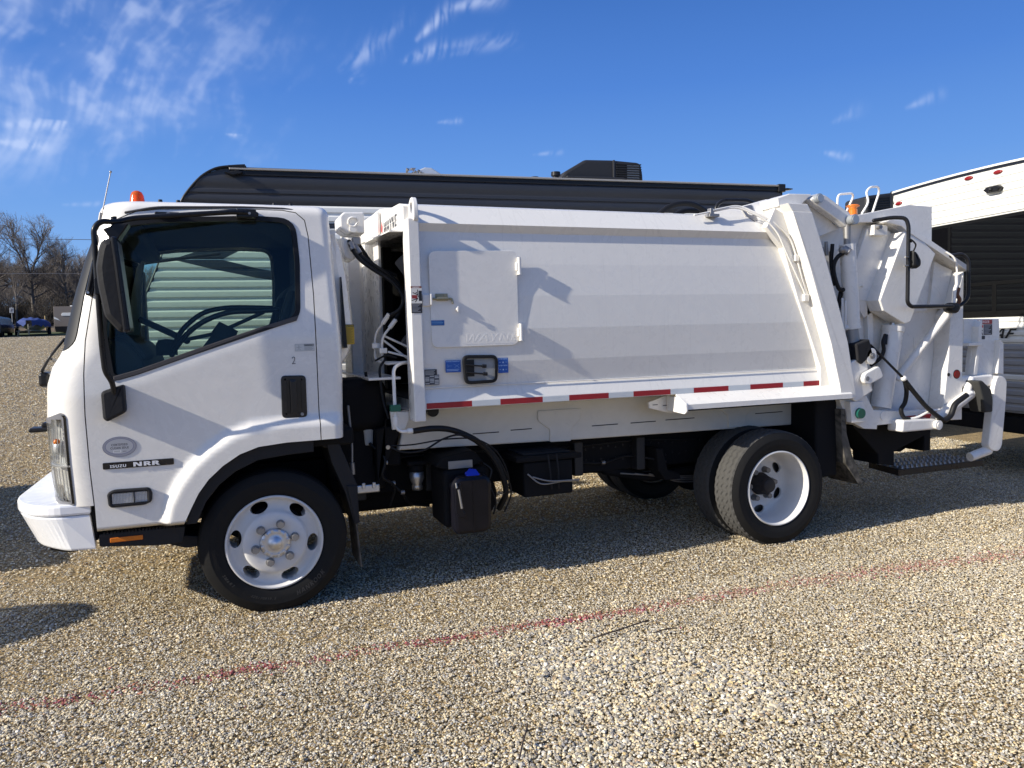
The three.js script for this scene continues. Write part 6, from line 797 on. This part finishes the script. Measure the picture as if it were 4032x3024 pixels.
{
  const v = thing('black_van', 'dark covered vehicle cut by the left edge beside the tarped boat', 'van', [-15.0, gh(-14, -56), -56.2], 0.05);
  part('body', [prism(roundPoly([[-1.0, 0.35], [1.0, 0.35], [1.02, 0.9], [0.98, 1.0], [0.84, 1.42], [0.7, 1.52], [-0.7, 1.52], [-0.84, 1.42], [-0.98, 1.0], [-1.02, 0.9]], 0.08), -5.0, 0, 0.06)], S(lin(0.012, 0.014, 0.022), { roughness: 0.25 }), v);
  part('rear_glass', prism(roundPoly([[-0.78, 1.02], [0.78, 1.02], [0.68, 1.40], [-0.68, 1.40]], 0.05), 0.0, 0.012, 0.003), S(lin(0.004, 0.005, 0.007), { roughness: 0.03 }), v);
  part('rear_bumper', box(-1.0, 1.0, 0.30, 0.52, -0.1, 0.12, 0.04), S(lin(0.05, 0.05, 0.055), { roughness: 0.35 }), v); for (const s of [-1, 1]) { part('tail_lamp', box(s * 0.93 - 0.05, s * 0.93 + 0.05, 0.62, 0.95, -0.02, 0.02, 0.01), S(lin(0.16, 0.16, 0.17), { roughness: 0.2 }), v); for (const z of [-0.95, -4.0]) { const g = new THREE.Group(); g.name = 'wheel'; g.position.set(s * 0.88, 0.36, z); g.rotation.y = Math.PI / 2; v.add(g); part('tyre', latheZ([[0.2, 0.11], [0.33, 0.12], [0.36, 0.07], [0.362, 0], [0.36, -0.07], [0.33, -0.12], [0.2, -0.11]], 24), Mt.tyre, g); } }
}
{
  const t = thing('travel_trailer', 'small tan travel trailer with a white oval window at the far edge of the lot', 'travel trailer', [-12.0, gh(-12, -63), -63.2], -0.08);
  part('trailer_body', [prism(roundPoly([[0, 0.18], [0.02, 1.5], [0.04, 2.08], [5, 2.08], [5, 0.18]], 0.05), -2.2, 0, 0.02)], S(lin(0.20, 0.165, 0.135), { roughness: 0.45 }), t);
  part('skirt', [prism([[0.05, 0.55], [0.12, 0.12], [5, 0.12], [5, 0.55]], -2.2, 0.012, 0.003)], Mt.black, t);
  part('window', [prism(roundPoly([[0.52, 1.36], [0.60, 1.60], [1.75, 1.60], [1.7, 1.36]], 0.12), 0.0, 0.03, 0.008)], sidingM.white, t);
  part('swoosh', [prism([[0.03, 1.30], [0.04, 1.14], [0.40, 1.02], [0.52, 0.90], [0.30, 1.16]], 0.0, 0.015)], sidingM.white, t);
  part('roof_vent', [box(1.0, 1.4, 2.08, 2.2, -1.3, -0.8, 0.03)], sidingM.white, t); for (const x of [2.2, 3.0]) { const g = new THREE.Group(); g.name = 'wheel'; g.position.set(x, 0.33, -0.15); t.add(g); part('tyre', latheZ([[0.17, 0.1], [0.3, 0.11], [0.33, 0.06], [0.332, 0], [0.33, -0.06], [0.3, -0.11], [0.17, -0.1]], 20), Mt.tyre, g); }
}
{
  const p = thing('road_sign', 'small square pale road sign on a thin post beyond the black van', 'sign', [-17.55, gh(-17, -77), -76.5]);
  part('post', rod([0, 0, 0], [0, 2.1, 0], 0.035), Mt.dull, p); part('sign_plate', box(-0.17, 0.17, 1.55, 2.02, 0.035, 0.05, 0.01), S(lin(0.45, 0.46, 0.46)), p); part('sign_mark', prism([[-0.1, 1.7], [0.02, 1.95], [0.1, 1.9], [0.0, 1.68]], 0.05, 0.056), S(lin(0.15, 0.15, 0.16)), p);
  const q = thing('wooden_post', 'short wooden post standing between the tarped boat and the tan trailer', 'post', [-13.4, gh(-13, -68), -68]);
  part('post', rod([0, 0, 0], [0, 1.35, 0], 0.08, 0.075, 10), S(lin(0.30, 0.22, 0.11), { roughness: 0.9 }), q);
  [[9.0, -84, 'upper power line strung across the front of the bare trees'], [5.4, -80, 'lower power line strung across the front of the bare trees']].forEach(([h, z, label]) => { const w = thing('power_line', label, 'power line', [-20, gh(-20, z) + h, z]); part('wire', new THREE.TubeGeometry(new THREE.CatmullRomCurve3([V(-60, 0.6, 0), V(-30, 0, 0), V(0, -0.15, 0), V(30, 0.1, 0), V(60, 0.7, 0)]), 60, 0.03, 5), S(lin(0.13, 0.13, 0.14)), w); });
}
// ---------------------------------------------------------------- bare winter trees
const barkM = S(lin(0.17, 0.15, 0.128), { roughness: 1 }), twigM = S(lin(0.17, 0.145, 0.122), { roughness: 1 });
function limb(out, a, b, r0, r1, seg) { // tapered stick
  const d = b.clone().sub(a).normalize(), s = Math.abs(d.y) < 0.9 ? V(0, 1, 0) : V(1, 0, 0), u = s.cross(d).normalize(), w = d.clone().cross(u), base = out.p.length / 3;
  for (const [c, r] of [[a, r0], [b, r1]]) for (let i = 0; i < seg; i++) { const t = i / seg * 6.2832, n = u.clone().multiplyScalar(Math.cos(t)).addScaledVector(w, Math.sin(t)); out.p.push(c.x + n.x * r, c.y + n.y * r, c.z + n.z * r); out.n.push(n.x, n.y, n.z); }
  for (let i = 0; i < seg; i++) { const j = (i + 1) % seg; out.i.push(base + i, base + j, base + seg + i, base + j, base + seg + j, base + seg + i); }
}
function growTree(height, spread, leaders = 4, sides = 7, last = 5) {
  const trunk = { p: [], n: [], i: [] }, crown = { p: [], n: [], i: [] };
  const grow = (a, dir, len, r, lv) => {
    const steps = lv < 2 ? 6 : lv < 4 ? 4 : 2; let p = a.clone(), d = dir.clone().normalize(); const pts = [p.clone()], ds = [];
    for (let k = 0; k < steps; k++) { d.add(V(rr(-1, 1), rr(-0.6, 0.8), rr(-1, 1)).multiplyScalar(lv === 0 ? 0.045 : 0.15)).normalize(); if (lv > 0 && lv < 3) { d.y += 0.035; d.normalize(); } const q = p.clone().addScaledVector(d, len / steps), t = lv === 0 ? 0.45 : 0.78; limb(lv === 0 ? trunk : crown, p, q, r * (1 - t * k / steps), r * (1 - t * (k + 1) / steps), lv === 0 ? 8 : lv === 1 ? 6 : lv === 2 ? 4 : 3); p = q; pts.push(p.clone()); ds.push(d.clone()); }
    if (lv === last) return;
    const child = (f, nd, l, rad) => { const at = Math.min(steps - 1e-3, f * steps), i = Math.floor(at); grow(pts[i].clone().lerp(pts[i + 1], at - i), nd, l, rad, lv + 1); };
    if (lv === 0) {
      for (let k = 0; k < leaders; k++) { const az = k * 6.283 / leaders + rr(-0.3, 0.3), o = k ? spread * rr(0.35, 0.7) : 0.1; child(rr(0.92, 1), V(Math.cos(az) * o, 1, Math.sin(az) * o), height * rr(0.44, 0.52), r * 0.5); }
      for (let k = 0; k < sides; k++) { const f = lerp(0.55, 0.97, k / sides), az = k * 2.4 + rr(-0.4, 0.4); child(f, V(Math.cos(az) * spread, rr(0.35, 0.75), Math.sin(az) * spread), height * lerp(0.42, 0.38, f) * rr(0.8, 1.1), r * 0.38); }
      return;
    }
    const n = lv === 1 ? 10 : lv === 2 ? 7 : lv === 3 ? (last > 4 ? 6 : 4) : 3;
    for (let k = 0; k < n; k++) { const f = lerp(0.22, 1, (k + rnd()) / n), at = Math.min(steps - 1, Math.floor(f * steps)); const nd = ds[at].clone().multiplyScalar(0.9).add(V(rr(-1, 1), rr(-0.45, 0.8), rr(-1, 1)).multiplyScalar(0.85)); child(f, nd, len * lerp(0.62, 0.36, f) * rr(0.8, 1.15), Math.max(lv > 2 ? 0.007 : 0.012, r * 0.42)); }
  };
  grow(V(0, -0.2, 0), V(rr(-0.03, 0.03), 1, 0), height * 0.50, height * 0.021, 0);
  const toG = (o) => { const g = new THREE.BufferGeometry(); g.setAttribute('position', new THREE.Float32BufferAttribute(o.p, 3)); g.setAttribute('normal', new THREE.Float32BufferAttribute(o.n, 3)); g.setIndex(o.i); return g; };
  return { trunk: toG(trunk), crown: toG(crown) };
}
{
  const kinds = [growTree(13.0, 1.15, 4, 9), growTree(12.5, 1.45, 4, 8), growTree(13.0, 1.1, 4, 8), growTree(12, 0.9, 3, 4, 4), growTree(11, 1.1, 3, 5, 4), growTree(12.5, 0.8, 3, 4, 4)];
  const protos = [];
  const tree = (k, x, z, s, turn, label, group) => {
    let o; if (!protos[k]) { o = new THREE.Group(); for (const [n, m] of [['trunk', barkM], ['crown', twigM]]) { const me = new THREE.Mesh(kinds[k][n], m); me.name = n; me.castShadow = true; o.add(me); } protos[k] = o; } else o = protos[k].clone();
    o.name = numbered('bare_tree'); o.position.set(x, gh(x, z), z); o.scale.setScalar(s); o.rotation.y = turn; o.userData = { label, category: 'tree' }; if (group) o.userData.group = group; scene.add(o);
  };
  tree(0, -22.0, -109, 0.98, 0.4, 'tallest bare tree with a round branching crown behind the tarped boat');
  tree(1, -17.8, -107, 0.80, 0.2, 'spreading bare tree leaning over the tan trailer, right of the tallest tree');
  tree(2, -25.9, -106, 0.97, 1.0, 'bare tree at the left edge of the photo with a dense high crown');
  seed = 777;
  for (let i = 0; i < 34; i++) { const x = -44 + i * 1.4 + rr(-0.5, 0.5), z = rr(-128, -96); tree(3 + Math.floor(rnd() * 3), x, z, rr(0.5, 0.8) * (1 - 0.2 * ss(-20, -8, x)), rr(0, 6), 'slender bare tree in the wood line across the road', 'bare trees of the wood line across the road'); }
  // the wood behind reads as one mass
  const g = new THREE.Group(); g.name = 'woodland'; g.userData = { kind: 'stuff', label: 'brown leafless wood behind the nearer trees on the horizon', category: 'woodland' }; scene.add(g);
  for (let k = 0; k < 6; k++) for (const n of ['trunk', 'crown']) { seed = 99 + k * 7; const im = new THREE.InstancedMesh(kinds[k][n], n === 'trunk' ? barkM : twigM, 34); im.name = n; im.userData.kind = 'stuff'; const m = new THREE.Matrix4(), q = new THREE.Quaternion(); for (let i = 0; i < 34; i++) { const x = rr(-95, 75), z = rr(-175, -125), s = rr(0.5, 0.85); m.compose(V(x, gh(x, z), z), q.setFromAxisAngle(V(0, 1, 0), rr(0, 6.28)), V(s, s, s)); im.setMatrixAt(i, m); } g.add(im); }
  // scrub under the trees
  const bush = { p: [], n: [], i: [] }; seed = 4242; for (let i = 0; i < 70; i++) { const a = V(rr(-0.6, 0.6), 0, rr(-0.6, 0.6)), b = a.clone().add(V(rr(-1, 1), rr(1.2, 3.2), rr(-1, 1))); limb(bush, a, b, 0.03, 0.012, 3); for (let k = 0; k < 4; k++) { const c = a.clone().lerp(b, rr(0.3, 1)); limb(bush, c, c.clone().add(V(rr(-0.9, 0.9), rr(0.1, 1), rr(-0.9, 0.9))), 0.016, 0.007, 3); } }
  const bg = new THREE.BufferGeometry(); bg.setAttribute('position', new THREE.Float32BufferAttribute(bush.p, 3)); bg.setAttribute('normal', new THREE.Float32BufferAttribute(bush.n, 3)); bg.setIndex(bush.i);
  const im = new THREE.InstancedMesh(bg, S(lin(0.05, 0.042, 0.034), { roughness: 1 }), 420); im.name = 'scrub'; im.userData = { kind: 'stuff', label: 'tangle of brown scrub along the foot of the bare trees', category: 'scrub' }; const m = new THREE.Matrix4(), q = new THREE.Quaternion(); for (let i = 0; i < 420; i++) { const x = rr(-75, 45), z = rr(-150, -90), s = rr(0.6, 1.3); m.compose(V(x, gh(x, z), z), q.setFromAxisAngle(V(0, 1, 0), rr(0, 6.28)), V(s, s, s)); im.setMatrixAt(i, m); } scene.add(im);
}
// twigs lying on the gravel
{
  const tw = (label, pts, r) => { const t = thing('twig', label, 'twig', [pts[0][0], 0, pts[0][1]]); part('stick', hose(pts.map((p, i) => [p[0] - pts[0][0], 0.010 + p[2], p[1] - pts[0][1]]), r, 6), S(lin(0.05, 0.035, 0.03), { roughness: 0.9 }), t); };
  tw('long thin dark twig on the gravel right of the middle', [[1.396, 2.063, 0.004], [1.50, 2.052, 0.012], [1.60, 2.02, 0.008], [1.749, 1.995, 0.016]], 0.0042);
  tw('short twig on the gravel just right of the long twig', [[1.70, 2.128, 0.004], [1.76, 2.125, 0.01], [1.84, 2.12, 0.004]], 0.003);
  tw('curved twig in the coarse gravel at the bottom edge', [[0.675, 2.92, 0.006], [0.72, 2.84, 0.014], [0.765, 2.765, 0.018], [0.79, 2.71, 0.01]], 0.0035);
}

const renderer = new THREE.WebGLRenderer({ antialias: true });
renderer.toneMapping = THREE.LinearToneMapping; renderer.toneMappingExposure = EXPOSURE;
renderer.shadowMap.enabled = true; renderer.shadowMap.type = THREE.PCFSoftShadowMap;
renderer.setSize(1024, 768);
renderer.render(scene, camera);
